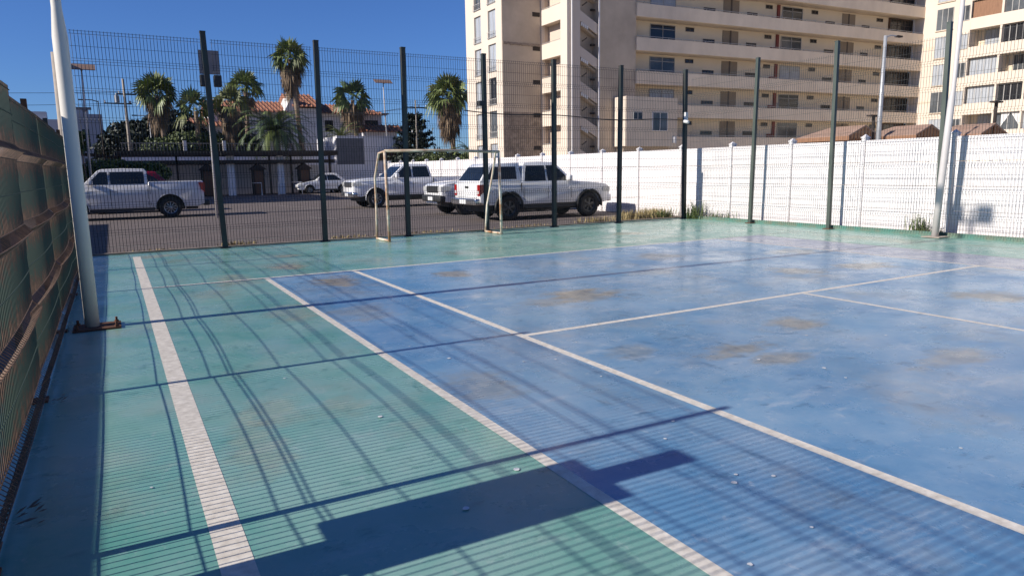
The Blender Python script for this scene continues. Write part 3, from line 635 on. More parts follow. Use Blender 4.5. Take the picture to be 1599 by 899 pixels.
vehicle("white pickup with canopy over its bed and red tail lamps, facing the white wall", "pickup truck", GP, (8.84+3.08/2, 8.83, 0), 0.0, d)
hb = dict(W=1.78, H=1.56, wb=2.55, wr=0.31, fo=0.85, ro=0.62, belt=0.95, hood=0.86, rail=0.93, cowl=0.95, cabrear=-1.62, roofrear=-1.0, rooffront=0.15, sill=0.34, paint=M_carwhite, hatch=True, cpillar=0.3, split=-0.12, tail=(0.62, 0.88, 0.2))
vehicle("small white hatchback facing left in front of the carport", "car", None, (11.35+1.28, 44.3, 0), PI, hb, "parked_car")
hb2 = dict(hb); hb2.update(paint=M_redcar, H=1.78, belt=1.12, hood=1.02, rail=1.1, W=1.85, wr=0.36, sill=0.42)
vehicle("dark red car mostly hidden behind the bed of the silver white pickup", "car", None, (-1.15, 24.0, 0), PI, hb2, "parked_car")
vehicle("dark grey car whose windscreen shows left of the silver white pickup cab", "car", None, (-4.6, 25.5, 0), PI*0.5, dict(hb, paint=M_panelgrey, H=1.6), "parked_car")

# ================================================================ BUILDINGS
def pt_window(root, T, a0, a1, z0, z1, d, frame=M_frame, glass=M_glass, mull=1, transom=None, bars=0, nm="window", th=0.05):
    """window frame in a local (a, d, z) plane; T maps to world. d = outward"""
    mb = MB(); fw = 0.045
    mb.box(a0, d, z0, a1, d+th, z0+fw, T); mb.box(a0, d, z1-fw, a1, d+th, z1, T)
    mb.box(a0, d, z0+fw, a0+fw, d+th, z1-fw, T); mb.box(a1-fw, d, z0+fw, a1, d+th, z1-fw, T)
    for k in range(1, mull+1):
        am = lerp(a0, a1, k/(mull+1)); mb.box(am-fw*.6, d, z0+fw, am+fw*.6, d+th*.9, z1-fw, T)
    if transom: mb.box(a0+fw, d+.002, transom-.02, a1-fw, d+th*.85, transom+.02, T)
    for k in range(bars):
        am = lerp(a0, a1, (k+.5)/bars); mb.box(am-.012, d+th+.004, z0, am+.012, d+th+.02, z1, T)
    w_ = build(nm, mb, frame, root)
    mb = MB(); mb.box(a0+fw*.5, d+0.004, z0+fw*.5, a1-fw*.5, d+0.02, z1-fw*.5, T)
    build("pane", mb, glass, w_)
    return w_

# ---- main apartment block with galleries
A = empty("apartment_block", (30, 32, 0), "big beige apartment block with long open galleries, outside stair and balcony tower", "building")
TOP = 22.5
P0 = Vector((32.3, 30.0, 0)); D_ = Vector((0.9981, -0.0616, 0)); N_ = Vector((-0.0616, -0.9981, 0)); LG = 32.6
def TG(s, d, z): p = P0+D_*s+N_*d; return (p.x, p.y, z)
mb = MB(); mb.box(0, -11, 0, LG, -1.3, TOP, TG); build("gallery_back_wall", mb, M_gallery, A)
FL_A = [4.0+2.36*k for k in range(8)]
for k, zr in enumerate(FL_A):
    mb = MB(); mb.box(0.0, -0.14, zr-1.05, LG, 0.0, zr-0.13, TG); build("parapet", mb, M_para, A)
    mb = MB(); mb.box(0.0, -1.298, zr-1.03, LG, -0.142, zr-0.88, TG); build("gallery_floor", mb, M_para, A)
    mb = MB(); mb.box(0, -0.085, zr-0.03, LG, -0.055, zr, TG)
    for q in range(28): s = 0.6+q*1.18; mb.box(s-.012, -0.08, zr-.13, s+.012, -.06, zr-.03, TG)
    build("handrail", mb, M_frame, A)
    if k == 7: continue
    for (a, b) in [(2.14, 4.54), (15.75, 18.13)]:
        rv = random.random()
        pt_window(A, TG, a, b, zr-0.25, zr+1.18, -1.3, glass=[M_glass, M_curtain, M_glassdk][(k*2+int(a)) % 3], transom=zr+0.85)
    for (a, b) in [(5.57, 6.38), (13.88, 14.62), (19.22, 19.97), (27.57, 28.41)]:
        pt_window(A, TG, a, b, zr+0.86, zr+1.16, -1.3, M_framedk, M_glassdk, nm="vent_window")
    for (a, b) in [(7.32, 8.48), (11.88, 12.96), (20.96, 22.1), (25.63, 26.62)]:
        pt_window(A, TG, a, b, zr+0.12, zr+0.42, -1.3, M_framedk, M_glassdk, mull=3, nm="vent_window")
    for (a, b) in [(9.32, 10.97), (23.04, 24.69)]:
        m = (a+b)/2
        for (p, q) in ((a, m-.08), (m+.08, b)):
            mb = MB(); mb.box(p, -1.298, zr-0.88, q, -1.26, zr+1.2, TG); dr = build("door", mb, M_door, A)
            mb = MB(); mb.box(q-.12, -1.258, zr-0.0, q-.08, -1.23, zr+.1, TG); build("handle", mb, M_galv, dr)
        mb = MB(); mb.box(m-.07, -1.296, zr-0.88, m+.07, -1.24, zr+1.22, TG); build("door_post", mb, M_framedk, A)
    mb = MB(); mb.box(15.15, -1.298, zr-.88, 15.45, -1.2, zr+1.25, TG); mb.box(14.55, -1.298, zr-.3, 15.1, -1.2, zr-.02+0.25, TG); build("fire_cabinet", mb, M_red, A)
    # grilled bay at the far end
    pt_window(A, TG, 29.3, 32.4, zr-0.1, zr+1.25, -1.2, M_framedk, M_glassdk, mull=2, transom=zr+.7, bars=14 if 0 < k < 5 else 0)
    mb = MB(); mb.box(29.2, -1.298, zr-0.88, LG, -1.202, zr+1.3, TG); build("end_recess", mb, M_brown if k != 2 else M_dark, A)
    mb = MB(); mb.box(0.001, -1.29, zr+.1, 0.12, -1.1, zr+.5, TG) ; build("lamp_box", mb, M_brown, A)
mb = MB(); mb.box(-0.2, -11, TOP, LG, 0.1, TOP+0.3, TG); build("roof", mb, M_para, A)
# stair core and rough wall, facing the court
T0 = lambda x, y, z: (x, y, z)
mb = MB(); mb.box(29.0, 30.15, 0, 32.34, 41, TOP); mb.box(27.4, 30.95, 0, 29.0, 41, TOP); build("rough_wall", mb, M_stucco, A)
mb = MB(); mb.box(27.0, 30.2, 0, 27.4, 34, TOP); mb.box(26.3, 33.62, 0, 29, 41, TOP); build("stair_wall", mb, M_grey, A)
mb = MB(); mb.tube([(28.96, 30.08, 1), (28.96, 30.08, TOP)], 0.055, 8); build("downpipe", mb, M_whitewall, A)
mb = MB(); mb.tube([(26.62, 30.08, 1), (26.62, 30.08, TOP)], 0.06, 8); build("downpipe", mb, M_white, A)
mb = MB(); mb.box(26.45, 30.19, 0, 26.999, 30.26, TOP); build("pipe_chase", mb, M_grey, A)
for k in range(9):
    z = 2.25+2.36*k
    mb = MB(); TS = lambda x, y, zz, z=z: (x, y, zz + z - (x-27.4)*0.53)
    mb.box(27.402, 30.25, 0.0, 28.998, 30.37, 0.72, TS); build("stair_parapet", mb, M_grey, A)
    mb = MB(); mb.box(27.402, 30.5, -0.15, 28.998, 30.9, 0.0, TS)
    TS2 = lambda x, y, zz, z=z: (x, y, zz + z + 0.35 + (x-27.4)*0.55)
    build("stair_flight", mb, M_stucco, A)
    mb = MB()
    for q in range(4): mb.box(27.5+q*.16, 30.22, z-.32-q*.07, 27.62+q*.16, 30.249, z-.1-q*.07)
    build("breeze_block", mb, M_white, A)
    mb = MB(); mb.tube([(27.55, 30.18, z+1.0), (27.9, 30.12, z+1.25)], 0.05, 6); mb.box(28.6, 30.5, z+.82, 28.9, 30.7, z+.95); build("stair_lamp", mb, M_dark, A)
# balcony tower, sunlit face
mb = MB(); mb.box(26.3, 30.2, 0, 26.99, 31.02, TOP); mb.box(26.3, 33.5, 0, 26.6, 33.62, TOP); build("tower_pillar", mb, M_cream, A)
mb = MB(); mb.box(27.3, 31.02, 0, 27.395, 33.5, TOP); build("tower_back_wall", mb, M_grey, A)
for k in range(9):
    z = 3.35+2.38*k
    mb = MB(); mb.box(26.3, 31.022, z-1.05, 26.42, 33.498, z); build("balcony_parapet", mb, M_cream, A)
    mb = MB(); mb.box(26.422, 31.022, z-1.04, 27.298, 33.498, z-.88); build("balcony_floor", mb, M_grey, A)
    mb = MB(); mb.box(26.33, 31.022, z+.06, 26.37, 33.498, z+.09); build("handrail", mb, M_frame, A)
# left wing: sunlit narrow face with two window columns, grey flank with rubble below
mb = MB(); mb.box(23.2, 33.62, 0, 26.298, 39.3, TOP)
for (a, b) in ((33.62, 34.5), (35.65, 36.78), (37.85, 39.3)): mb.box(23.05, a, 0, 23.198, b, TOP)
for (a, b, sh_) in ((34.502, 35.648, 0.05), (36.782, 37.848, 0.0)):
    for k in range(9):
        mb.box(23.052, a, 1.5+2.36*(k-1)+sh_+1.95, 23.198, b, 1.5+2.36*k+sh_)
build("left_wing", mb, M_cream, A)
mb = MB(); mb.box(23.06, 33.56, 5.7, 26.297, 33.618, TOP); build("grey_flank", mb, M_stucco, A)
mb = MB(); mb.box(23.06, 33.55, 0, 26.297, 33.617, 5.698); build("rubble_base", mb, M_rubble, A)
mb = MB(); TR = random.Random(3)
for q in range(26):
    x = 23.1+q*0.118; h = TR.uniform(.02, .1); mb.box(x, 33.50, 10.43-h, x+.11, 33.558, 10.52+TR.uniform(0, .03))
build("broken_ledge", mb, M_rubble, A)
TL = lambda y, d, z: (23.05-d, y, z)
for k in range(8):
    zb = 1.5+2.36*k
    for (a, b, sh) in [(34.5, 35.65, 0.05), (36.78, 37.85, 0)]:
        wnd = pt_window(A, TL, a+.003, b-.003, zb+sh+.002, zb+sh+1.948, -0.145, M_frame, [M_curtain, M_curtain, M_glass, M_curtain, M_curtain, M_glassdk, M_curtain][(k*3+int(a)) % 7], mull=1, th=0.04)
        mb = MB(); mb.box(a-.05, 0.002, zb+sh+.02, b+.05, 0.09, zb+sh+.06, TL)
        mb.box(a-.05, 0.08, zb+sh+.42, b+.05, 0.09, zb+sh+.45, TL)
        for q in range(9): y = lerp(a, b, q/8); mb.box(y-.008, .08, zb+sh+.06, y+.008, .09, zb+sh+.42, TL)
        build("window_guard", mb, M_frame, wnd)
    mb = MB(); zz = 5.35+2.36*(k-1); mb.box(25.58, 33.54, zz, 26.2, 33.63, zz+.3); build("vent_opening", mb, M_dark, A)
# annex
mb = MB(); mb.box(30.35, 28.7, 3.1, 35.2, 30.12, 6.6); build("annex", mb, M_para, A)
mb = MB(); mb.box(30.28, 28.72, 3.12, 30.348, 30.0, 6.58); build("annex_side", mb, M_cream, A)
mb = MB(); mb.box(30.5, 29.2, 0, 34.8, 30.1, 3.09); build("annex_base", mb, M_stucco, A)
TA = lambda x, d, z: (x, 28.7-d, z)
pt_window(A, TA, 30.95, 31.8, 4.98, 5.52, 0.0, M_frame, M_glassdk); pt_window(A, TA, 32.75, 34.2, 4.2, 5.55, 0.0, M_white, M_glass)
mb = MB(); mb.box(34.75, 28.5, 3.35, 34.95, 28.69, 3.8); build("wall_lamp", mb, M_paper, A)

# ---- right apartment block, sunlit, with balconies
B = empty("apartment_block", (66, 20, 0), "sunlit cream apartment block with glazed balconies at the right edge", "building")
TB = lambda y, d, z: (64.7-d, y, z)
mb = MB(); mb.box(64.7, 23.95, 0, 80, 29.1, TOP+2); build("end_wall", mb, M_cream, B)
mb = MB(); mb.box(66.2, 4, 0, 80, 23.948, TOP+2); build("recess_wall", mb, M_gallery, B)
mb = MB(); mb.box(64.64, 28.9, 0, 64.699, 29.04, TOP+2); build("downpipe", mb, M_white, B)
PZ = [4.27+2.42*k for k in range(8)]
for k, pz in enumerate(PZ):
    gm = [M_curtain, M_glass, M_curtain][k % 3]
    wv = pt_window(B, TB, 25.42, 26.88, pz-.58, pz+1.27, 0.0, M_frame, [M_curtain, M_curtain, M_glass][(k+1) % 3], mull=1 if k % 2 else 2)
    mb = MB(); mb.box(25.36, 0.002, pz-.66, 26.94, 0.1, pz-.6, TB); build("sill", mb, M_para, wv)
    pt_window(B, TB, 24.05, 24.85, pz-.1, pz+1.18, 0.0, M_frame, M_curtain if k % 2 else M_glass, mull=1)
    mb = MB(); mb.box(4, -0.14, pz-.95, 23.945, 0.0, pz, TB); build("balcony_parapet", mb, M_cream, B)
    mb = MB(); mb.box(4, -1.498, pz-.94, 23.945, -0.142, pz-.8, TB); build("balcony_floor", mb, M_cream, B)
    edges = [23.9, 21.45, 19.3, 16.4, 13.6, 11.0, 8.0, 5.0]
    for j, (y1, y0) in enumerate(zip(edges[:-1], edges[1:])):
        mb = MB(); mb.box(y0-.09, -1.497, pz+.002, y0+.09, -0.02, pz+1.46, TB); build("balcony_divider", mb, M_cream, B)
        open_ = (k+j) % 3 != 0
        dd = -0.35 if open_ else -1.45
        if j == 0 and k == 4:
            mb = MB(); mb.box(y0+.1, -0.1, pz+.002, y1-.1, -0.05, pz+1.3, TB); build("timber_screen", mb, M_woodpanel, B); continue
        a, b = y0+.1, y1-(0.55 if not open_ else .06)
        wv = pt_window(B, TB, a, b, pz+.003 if open_ else pz-.78, pz+1.44, dd, M_frame, [M_curtain, M_glass, M_curtain, M_glassdk][(k*2+j) % 4], mull=3)
        if k == 0 and j == 1:
            for (c0, c1, c2) in ((20.9, 20.2, 20.85), (19.5, 20.15, 19.5)):
                mb = MB(); mb.tri(TB(c0, dd+.06, pz+1.4), TB(c1, dd+.06, pz+1.4), TB(c2, dd+.06, pz+.35)); build("curtain", mb, M_paper, wv)
    if k in (1, 3): 
        mb = MB(); mb.box(26.95, 0.001, pz+.3, 28.9, 0.008, pz+.55, TB); build("stain_band", mb, M_para, B)

# ---- white house with clay tile roofs
Hs = empty("white_house", (16, 66, 0), "white two-storey house with orange clay tile roofs behind the palms", "house")
mb = MB(); mb.box(7.6, 66, 0, 25.4, 76, 7.9); mb.box(5.0, 64.5, 0, 8.8, 72, 6.3); mb.box(15.2, 65.6, 0, 18.2, 75, 8.4); build("wall", mb, M_lav, Hs)
mb = MB(); mb.v += [(14.6, 65.5, 8.0), (15.6, 65.5, 9.9), (15.7, 65.5, 7.7), (14.6, 70, 8.0), (15.6, 70, 9.9), (15.7, 70, 7.7)]; n_ = len(mb.v)-6
mb.f += [(n_, n_+1, n_+2), (n_+3, n_+5, n_+4), (n_, n_+3, n_+4, n_+1), (n_+1, n_+4, n_+5, n_+2)]; build("gable_wall", mb, M_white, Hs)
def roof(x0, x1, y0, y1, z0, z1, hipr=0.0):
    mb = MB(); mb.v += [(x0, y0, z0), (x1, y0, z0), (x1, y1, z0), (x0, y1, z0), (x0, (y0+y1)/2, z1), (x1-hipr, (y0+y1)/2, z1)]
    mb.f += [(0, 1, 5, 4), (3, 4, 5, 2), (0, 4, 3), (1, 2, 5), (0, 3, 2, 1)]
    r = build("roof", mb, M_tile, Hs)
    mb = MB(); n = int((x1-x0)/0.45)
    for q in range(n+1):
        x = x0+(x1-x0)*q/n; t = 1.0 if (x < x1-hipr or hipr == 0) else max(0.05, (x1-x)/hipr); mb.tube([(x, y0-.02, z0+.05), (x, lerp(y0, (y0+y1)/2, t), lerp(z0, z1, t)+.05)], 0.07, 5)
    build("roof_tile", mb, M_tile, r)
roof(7.4, 15.3, 65.3, 76, 7.9, 9.4); roof(15.5, 18.4, 65.0, 76, 8.5, 10.3); roof(18.1, 25.8, 65.3, 76, 7.9, 9.3, 2.0); roof(4.8, 9.2, 63.8, 72, 6.3, 7.3); roof(22.5, 26.6, 62.5, 66.4, 5.9, 6.7)
mb = MB(); mb.box(22.6, 63.5, 0, 26.2, 65.99, 5.88); build("porch", mb, M_lav, Hs)
TH = lambda x, d, z: (x, 66.0-d, z)
for (a, b, z0_, z1_, gl_) in [(18.9, 19.8, 6.0, 7.2, M_glassdk), (18.9, 20.0, 2.6, 5.0, M_brown), (23.4, 24.9, 6.4, 7.3, M_glassdk), (10.0, 11.0, 5.2, 6.8, M_glassdk), (13.0, 14.0, 4.2, 5.6, M_glassdk), (9.0, 10.2, 2.5, 4.6, M_brown), (12.2, 13.0, 3.0, 4.6, M_dark)]:
    pt_window(Hs, TH, a, b, z0_, z1_, 0.0, M_framedk, gl_)

# ---- flat box building with grey sheet front, in front of the house
F = empty("flat_roofed_store", (19, 50, 0), "low flat-roofed pale building with a grey sheet front behind the wall", "building")
mb = MB(); mb.box(15.6, 50.2, 0, 22.6, 57, 4.75); build("wall", mb, M_lav, F)
mb = MB(); mb.box(15.5, 50.12, 0, 17.95, 50.198, 4.55); build("sheet_front", mb, M_greysheet, F)
mb = MB(); mb.box(19.3, 50.14, 2.6, 22.6, 50.197, 3.3); build("brown_band", mb, M_brown, F)

# ---- dark building at the left edge of the picture and shade casters beyond the fence
L = empty("side_building", (-12, 38, 0), "dark flat-roofed building poking in at the top left corner", "building")
mb = MB(); mb.prism([(30.5, 0), (46.2, 0), (46.2, 8.3), (43.6, 10.9), (30.5, 10.9)], -16, -8.45, lambda a, b, c: (b, a, c)); build("lower_block", mb, M_far, L)
mb = MB(); mb.box(-22, 30.5, 0, -10.6, 47.0, 12.2); build("upper_block", mb, M_far, L)
mb = MB(); mb.prism([(46.4, 8.15), (46.5, 8.35), (43.7, 11.15), (30.3, 11.15), (30.3, 10.92), (43.62, 10.92)], -16.2, -8.3, lambda a, b, c: (b, a, c)); build("roof_edge", mb, M_dark, L)
for k in range(4):
    TQ = lambda x, d, z: (x, 30.5-d, z); pt_window(L, TQ, -15.5+k*1.7, -14.4+k*1.7, 5.6, 7.2, 0.0, M_framedk, M_glassdk)

# ---- carport with piers, sheds and rails
Cp = empty("carport", (6, 45, 0), "long dark timber carport with a flat roof across the back of the car park", "carport")
mb = MB(); mb.box(-1.5, 44.2, 2.95, 13.9, 48.3, 3.3); build("roof", mb, M_dark, Cp)
mb = MB(); mb.box(-1.4, 44.5, 2.35, 13.7, 44.65, 2.62); mb.box(-1.4, 47.9, 2.35, 12.1, 48.05, 2.62); build("beam", mb, M_dark, Cp)
for x in (-1.2, 2.3, 5.1, 8.7, 10.3, 13.3):
    mb = MB(); mb.box(x-.07, 44.5, 0, x+.07, 44.64, 2.94); build("post", mb, M_dark, Cp)
mb = MB(); mb.v += [(-4.6, 41, 3.0), (-1.4, 44.2, 2.75), (-1.4, 44.2, 2.93), (-4.6, 41, 3.25)]; mb.v += [(x+.12, y+.12, z) for x, y, z in mb.v[:4]]; mb.f += [(0, 1, 2, 3), (7, 6, 5, 4), (0, 4, 5, 1), (3, 2, 6, 7), (0, 3, 7, 4), (1, 5, 6, 2)]
build("slanted_beam", mb, M_dark, Cp)
mb = MB(); mb.box(-4.62, 40.95, 0, -4.48, 41.1, 3.25); build("post", mb, M_dark, Cp)
for k, (x0, x1) in enumerate([(5.7, 6.25), (9.35, 9.85)]):
    mb = MB(); mb.box(x0, 45.0, 0, x1, 45.2, 2.94)
    tag(build("pier", mb, M_lav, origin=((x0+x1)/2, 45.1, 0)), ["pale wall pier under the carport, left one beside the second dark shed", "pale wall pier under the carport, right one with the rail in front"][k], "pier", "piers under the carport")
sh = None
labs = ["dark gabled shed under the carport just right of the silver pickup cab", "dark gabled shed under the carport behind the first mesh-fence post", "dark gabled shed under the carport between the two metal rails", "dark gabled shed under the carport beside the small white car"]
for k, x in enumerate([1.1, 4.3, 7.85, 11.3]):
    if sh is None:
        sh = empty("timber_shed", (x, 44.9, 0), labs[k], "shed", "dark sheds under the carport"); LOC[sh.name] = Vector((0, 0, 0))
        mb = MB(); mb.box(-.42, -.35, 0, .42, .35, 1.95); build("shed_body", mb, M_dark, sh)
        mb = MB(); mb.v += [(-.6, -.5, 1.9), (.6, -.5, 1.9), (0, -.5, 2.35), (-.6, .5, 1.9), (.6, .5, 1.9), (0, .5, 2.35)]; mb.f += [(0, 1, 2), (3, 5, 4), (0, 2, 5, 3), (1, 4, 5, 2), (0, 3, 4, 1)]; build("roof", mb, M_dark, sh)
        mb = MB(); mb.box(-.3, -.37, .1, .3, -.351, 1.8); dr = build("door", mb, M_brown, sh)
    else:
        c = copy_tree(sh); c.location = (x, 44.9, 0); c["label"] = labs[k]
rl = None
for k, (x0, x1) in enumerate([(5.55, 7.75), (8.95, 10.7)]):
    mb = MB(); r_ = 0.035; mb.tube([(x0, 43.2, 0), (x0, 43.2, 0.92), (x1, 43.2, 0.92), (x1, 43.2, 0)], r_, 8)
    tag(build("guard_rail", mb, M_paper, origin=((x0+x1)/2, 43.2, 0)), ["white pipe guard rail in front of the carport, the left one", "white pipe guard rail in front of the carport, the one nearer the small white car"][k], "rail", "guard rails by the carport")
# balustrade on the terrace above the carport
bl = empty("balustrade", (6, 52, 0), "pale balustrade railing running above the carport roof", "railing")
mb = MB(); mb.box(-1, 52, 0, 15.2, 52.2, 3.45); build("terrace_wall", mb, M_lav, bl)
mb = MB(); mb.box(-1, 52.05, 4.1, 15.2, 52.13, 4.16)
for q in range(66): x = -0.9+q*.245; mb.box(x-.02, 52.07, 3.452, x+.02, 52.11, 4.1)
build("rails", mb, M_conc, bl)
for x in (3.6, 6.6, 10.4, 14.9):
    mb = MB(); mb.box(x-.12, 51.95, 3.452, x+.12, 52.2, 4.35); build("pillar", mb, M_white, bl)

# ---- gazebos with tiled roofs behind the white wall
gz = None
for k, (x, y, lab) in enumerate([(40.6, 18.9, "gabled orange roofed shelter behind the white wall, the left one by the fence post"), (44.5, 16.9, "gabled orange roofed shelter behind the white wall, the middle one of three"), (48.0, 14.8, "gabled orange roofed shelter behind the white wall, the right one near the round pole")]):
    if gz is None:
        gz = empty("shelter", (x, y, 0), lab, "shelter", "tiled shelters behind the white wall"); LOC[gz.name] = Vector((0, 0, 0))
        for (a, b) in ((-1.4, -1.6), (1.4, -1.6), (-1.4, 1.6), (1.4, 1.6)):
            mb = MB(); mb.box(a-.07, b-.07, 0, a+.07, b+.07, 3.28); build("post", mb, M_brown, gz)
        mb = MB(); n0 = [(-1.7, -1.75, 3.38), (1.7, -1.75, 3.38), (1.7, 2.1, 3.38), (-1.7, 2.1, 3.38), (0, -1.75, 4.05), (0, 0.7, 4.05)]
        mb.v += n0 + [(a, b, c-.09) for a, b, c in n0]
        mb.f += [(3, 0, 4, 5), (1, 2, 5, 4), (2, 3, 5), (9, 11, 10, 6), (7, 10, 11, 8), (8, 11, 9), (0, 3, 9, 6), (3, 2, 8, 9), (2, 1, 7, 8), (0, 6, 10, 4), (1, 4, 10, 7)]
        build("roof", mb, M_oldtile, gz)
        mb = MB(); mb.box(-1.74, -1.8, 3.08, -1.66, 2.14, 3.34); mb.box(1.66, -1.8, 3.08, 1.74, 2.14, 3.34); mb.box(-1.65, 2.06, 3.08, 1.65, 2.14, 3.34); build("fascia", mb, M_woodpanel, gz)
        mb = MB()
        for q in range(9): x_ = -1.4+q*.35; mb.box(x_-.05, -1.72, 3.1, x_+.05, -1.66, 3.34+.6*(1-abs(x_)/1.7))
        build("gable_slats", mb, M_woodpanel, gz)
    else:
        c = copy_tree(gz); c.location = (x, y, 0); c["label"] = lab

# ================================================================ LAMPS AND POLES BEYOND
def solar_lamp(x, y, ztop, label, lx=0.0, pw=1.35):
    r = empty("solar_street_lamp", (x, y, 0), label, "street lamp", "solar lamps in the car park"); LOC[r.name] = Vector((0, 0, 0))
    mb = MB(); mb.tube([(0, 0, 0), (lx*.5, 0, ztop*.62), (lx, 0, ztop)], [0.085, 0.075, 0.04], 8); build("shaft", mb, M_poleR, r, True)
    mb = MB(); TT = lambda a, b, c: (a+lx, b*math.cos(.5)-c*math.sin(.5), ztop+b*math.sin(.5)+c*math.cos(.5)); mb.box(-pw/2, -.4, 0, pw/2, .4, .05, TT); p = build("solar_panel", mb, M_solar, r)
    mb = MB(); mb.box(-.06, -.38, -.06, .06, .38, -.002, TT); mb.box(-pw/2, -.03, -.04, pw/2, .03, -.003, TT); build("panel_frame", mb, M_dark, p)
    mb = MB(); z = ztop*.70; mb.box(-.45+lx*.6, -.12, z-.06, .35+lx*.6, .12, z+.08); build("lamp_head", mb, M_panelgrey, r)
    mb = MB(); mb.box(lx*.6-.12, -.14, z-.16, lx*.6+.12, .14, z-.062); build("battery_box", mb, M_panelgrey, r)
solar_lamp(-3.0, 39.6, 8.1, "tall solar street lamp with a brown panel, left of the palms", 0.2, 1.45)
solar_lamp(23.0, 57.8, 10.5, "tall solar street lamp with a panel, between two mesh-fence posts right of the dark palm", -0.2, 1.8)
# panel with loudspeakers on a thin pole behind the first fence post
r = empty("signal_pole", (1.36, 16.7, 0), "thin white pole with a grey panel and black lamps behind the first mesh-fence post", "pole")
mb = MB(); mb.tube([(1.36, 16.7, 0), (1.45, 16.9, 5.0), (1.55, 16.95, 5.7)], 0.045, 8); build("shaft", mb, M_poleR, r, True)
mb = MB(); mb.box(1.22, 16.84, 5.15, 1.90, 16.88, 5.98); build("panel", mb, M_panelgrey, r)
for x in (1.34, 1.80):
    mb = MB(); mb.box(x-.13, 16.7, 4.72, x+.13, 17.0, 5.12); h = build("lamp_head", mb, M_blackpl, r, bevel=.03)
# concrete post behind the near pole
mb = MB(); mb.tube([(-3.30, 19.6, 0), (-3.22, 19.6, 6.0)], [0.15, 0.13], 10); tag(build("concrete_post", mb, M_conc, origin=(-3.45, 19.6, 0), smooth=True), "tall beige concrete post standing just behind the off-white pole", "pole")
def utility_pole(x, y, h, label, arms, mat_=M_conc, r0_=0.18, name="utility_pole", lamp=None):
    r = empty(name, (x, y, 0), label, "utility pole" if arms else "street lamp"); LOC[r.name] = Vector((0, 0, 0))
    mb = MB(); mb.tube([(0, 0, 0), (0, 0, h)], [r0_, r0_*.55], 8); build("shaft", mb, mat_, r, True)
    for (z, wl_, wr_) in arms:
        mb = MB(); mb.box(-wl_, -.05, z, wr_, .05, z+.1); a = build("cross_arm", mb, M_dark, r)
        mb = MB()
        for q in (-wl_+.1, 0.3, wr_-.1): mb.tube([(q, 0, z+.1), (q, 0, z+.3)], .05, 6)
        build("insulator", mb, M_paper, a)
    if lamp:
        mb = MB(); mb.tube([(0, 0, h-.1), (lamp*.5, 0, h+.05), (lamp, 0, h+.05)], .04, 6); ar = build("lamp_arm", mb, mat_, r)
        mb = MB(); mb.box(min(lamp, lamp*1.5), -.1, h, max(lamp, lamp*1.5), .1, h+.09); build("lamp_head", mb, M_dark, ar)
    return r
up_ = utility_pole(-0.2, 58, 9.7, "beige concrete utility pole with a transformer, left of the first fan palm", [(7.6, 1.6, .5), (8.4, .5, .9)])
mb = MB(); mb.tube([(-.6, -.1, 7.72), (-.6, -.1, 8.3)], .2, 10); mb.tube([(-.6, -.1, 8.3), (-.6, -.1, 8.5)], .08, 8); build("transformer", mb, M_galv, up_)
utility_pole(-2.2, 62, 8.2, "thin street lamp far behind, right of the left solar lamp", [], M_dark, .07, "street_lamp", -1.0)
utility_pole(1.6, 60, 6.8, "thin pale street lamp far behind, beside the utility pole", [], M_galv, .06, "street_lamp", -0.9)
utility_pole(22.2, 48, 7.8, "thin utility pole with two cross arms in front of the conifer", [(7.1, 1.1, 1.1), (4.9, .5, .7)], M_conc, .11)
utility_pole(37.4, 14.2, 8.8, "grey street lamp rising behind the white wall before the long galleries", [], M_galv, .17, "street_lamp", 1.0)
utility_pole(8.0, 55.5, 5.6, "short white lamp post behind the balustrade between shaggy palm and broad palm", [], M_paper, .07, "street_lamp", 0.3)
for (x, y, h, lab) in [(48.4, 13.35, 5.35, "dark T-shaped lamp post behind the white wall at the far right"), (41.5, 17.25, 4.6, "dark T-shaped lamp post above the tiled shelters")]:
    r = empty("garden_lamp", (x, y, 0), lab, "lamp post"); LOC[r.name] = Vector((0, 0, 0))
    mb = MB(); mb.tube([(0, 0, 0), (0, 0, h)], .1, 8); build("shaft", mb, M_dark, r)
    mb = MB(); mb.box(-.5, -.18, h, .5, .18, h+.1); build("lamp_head", mb, M_dark, r)
# overhead wires
mb = MB()
for (a, b, sag) in [((-0.2, 58, 8.6), (-60, 58, 8.9), .9), ((0.2, 58, 7.8), (22.2, 48, 7.3), 1.2), ((-0.2, 58, 7.7), (-60, 57, 8.2), 1.1), ((0.5, 58, 8.5), (23, 48, 7.2), 1.0), ((22.2, 48, 7.2), (60, 60, 8.0), 1.0)]:
    a = Vector(a); b = Vector(b); mb.tube([a.lerp(b, i/20)+Vector((0, 0, -4*sag*(i/20)*(1-i/20))) for i in range(21)], 0.02, 4, False)
tag(build("power_line", mb, M_cable), "thin dark power lines strung between the far poles", "power line")

# ================================================================ VEGETATION
CAM = Vector((-1.928, -11.018, 1.582))
def leafcloud(mb, blobs, n, smin, smax, rnd, shell=0.55):
    tot = sum(b[3]*b[4]*b[5] for b in blobs)
    for (cx, cy, cz, rx, ry, rz_) in blobs:
        k = int(n*(rx*ry*rz_)/tot)
        for _ in range(k):
            while True:
                v = Vector((rnd.uniform(-1, 1), rnd.uniform(-1, 1), rnd.uniform(-1, 1)))
                if 0.05 < v.length < 1: break
            rr_ = v.length**shell*rnd.uniform(.85, 1.12); v = v.normalized()*rr_
            c = Vector((cx+v.x*rx, cy+v.y*ry, cz+v.z*rz_))
            a = Vector((rnd.gauss(0, 1), rnd.gauss(0, 1), rnd.gauss(0, 1))).normalized(); b = a.cross(Vector((rnd.gauss(0, 1), rnd.gauss(0, 1), rnd.gauss(0, 1)))).normalized()
            s = rnd.uniform(smin, smax); mb.quad(c-a*s, c-b*s*.6, c+a*s, c+b*s*.6)
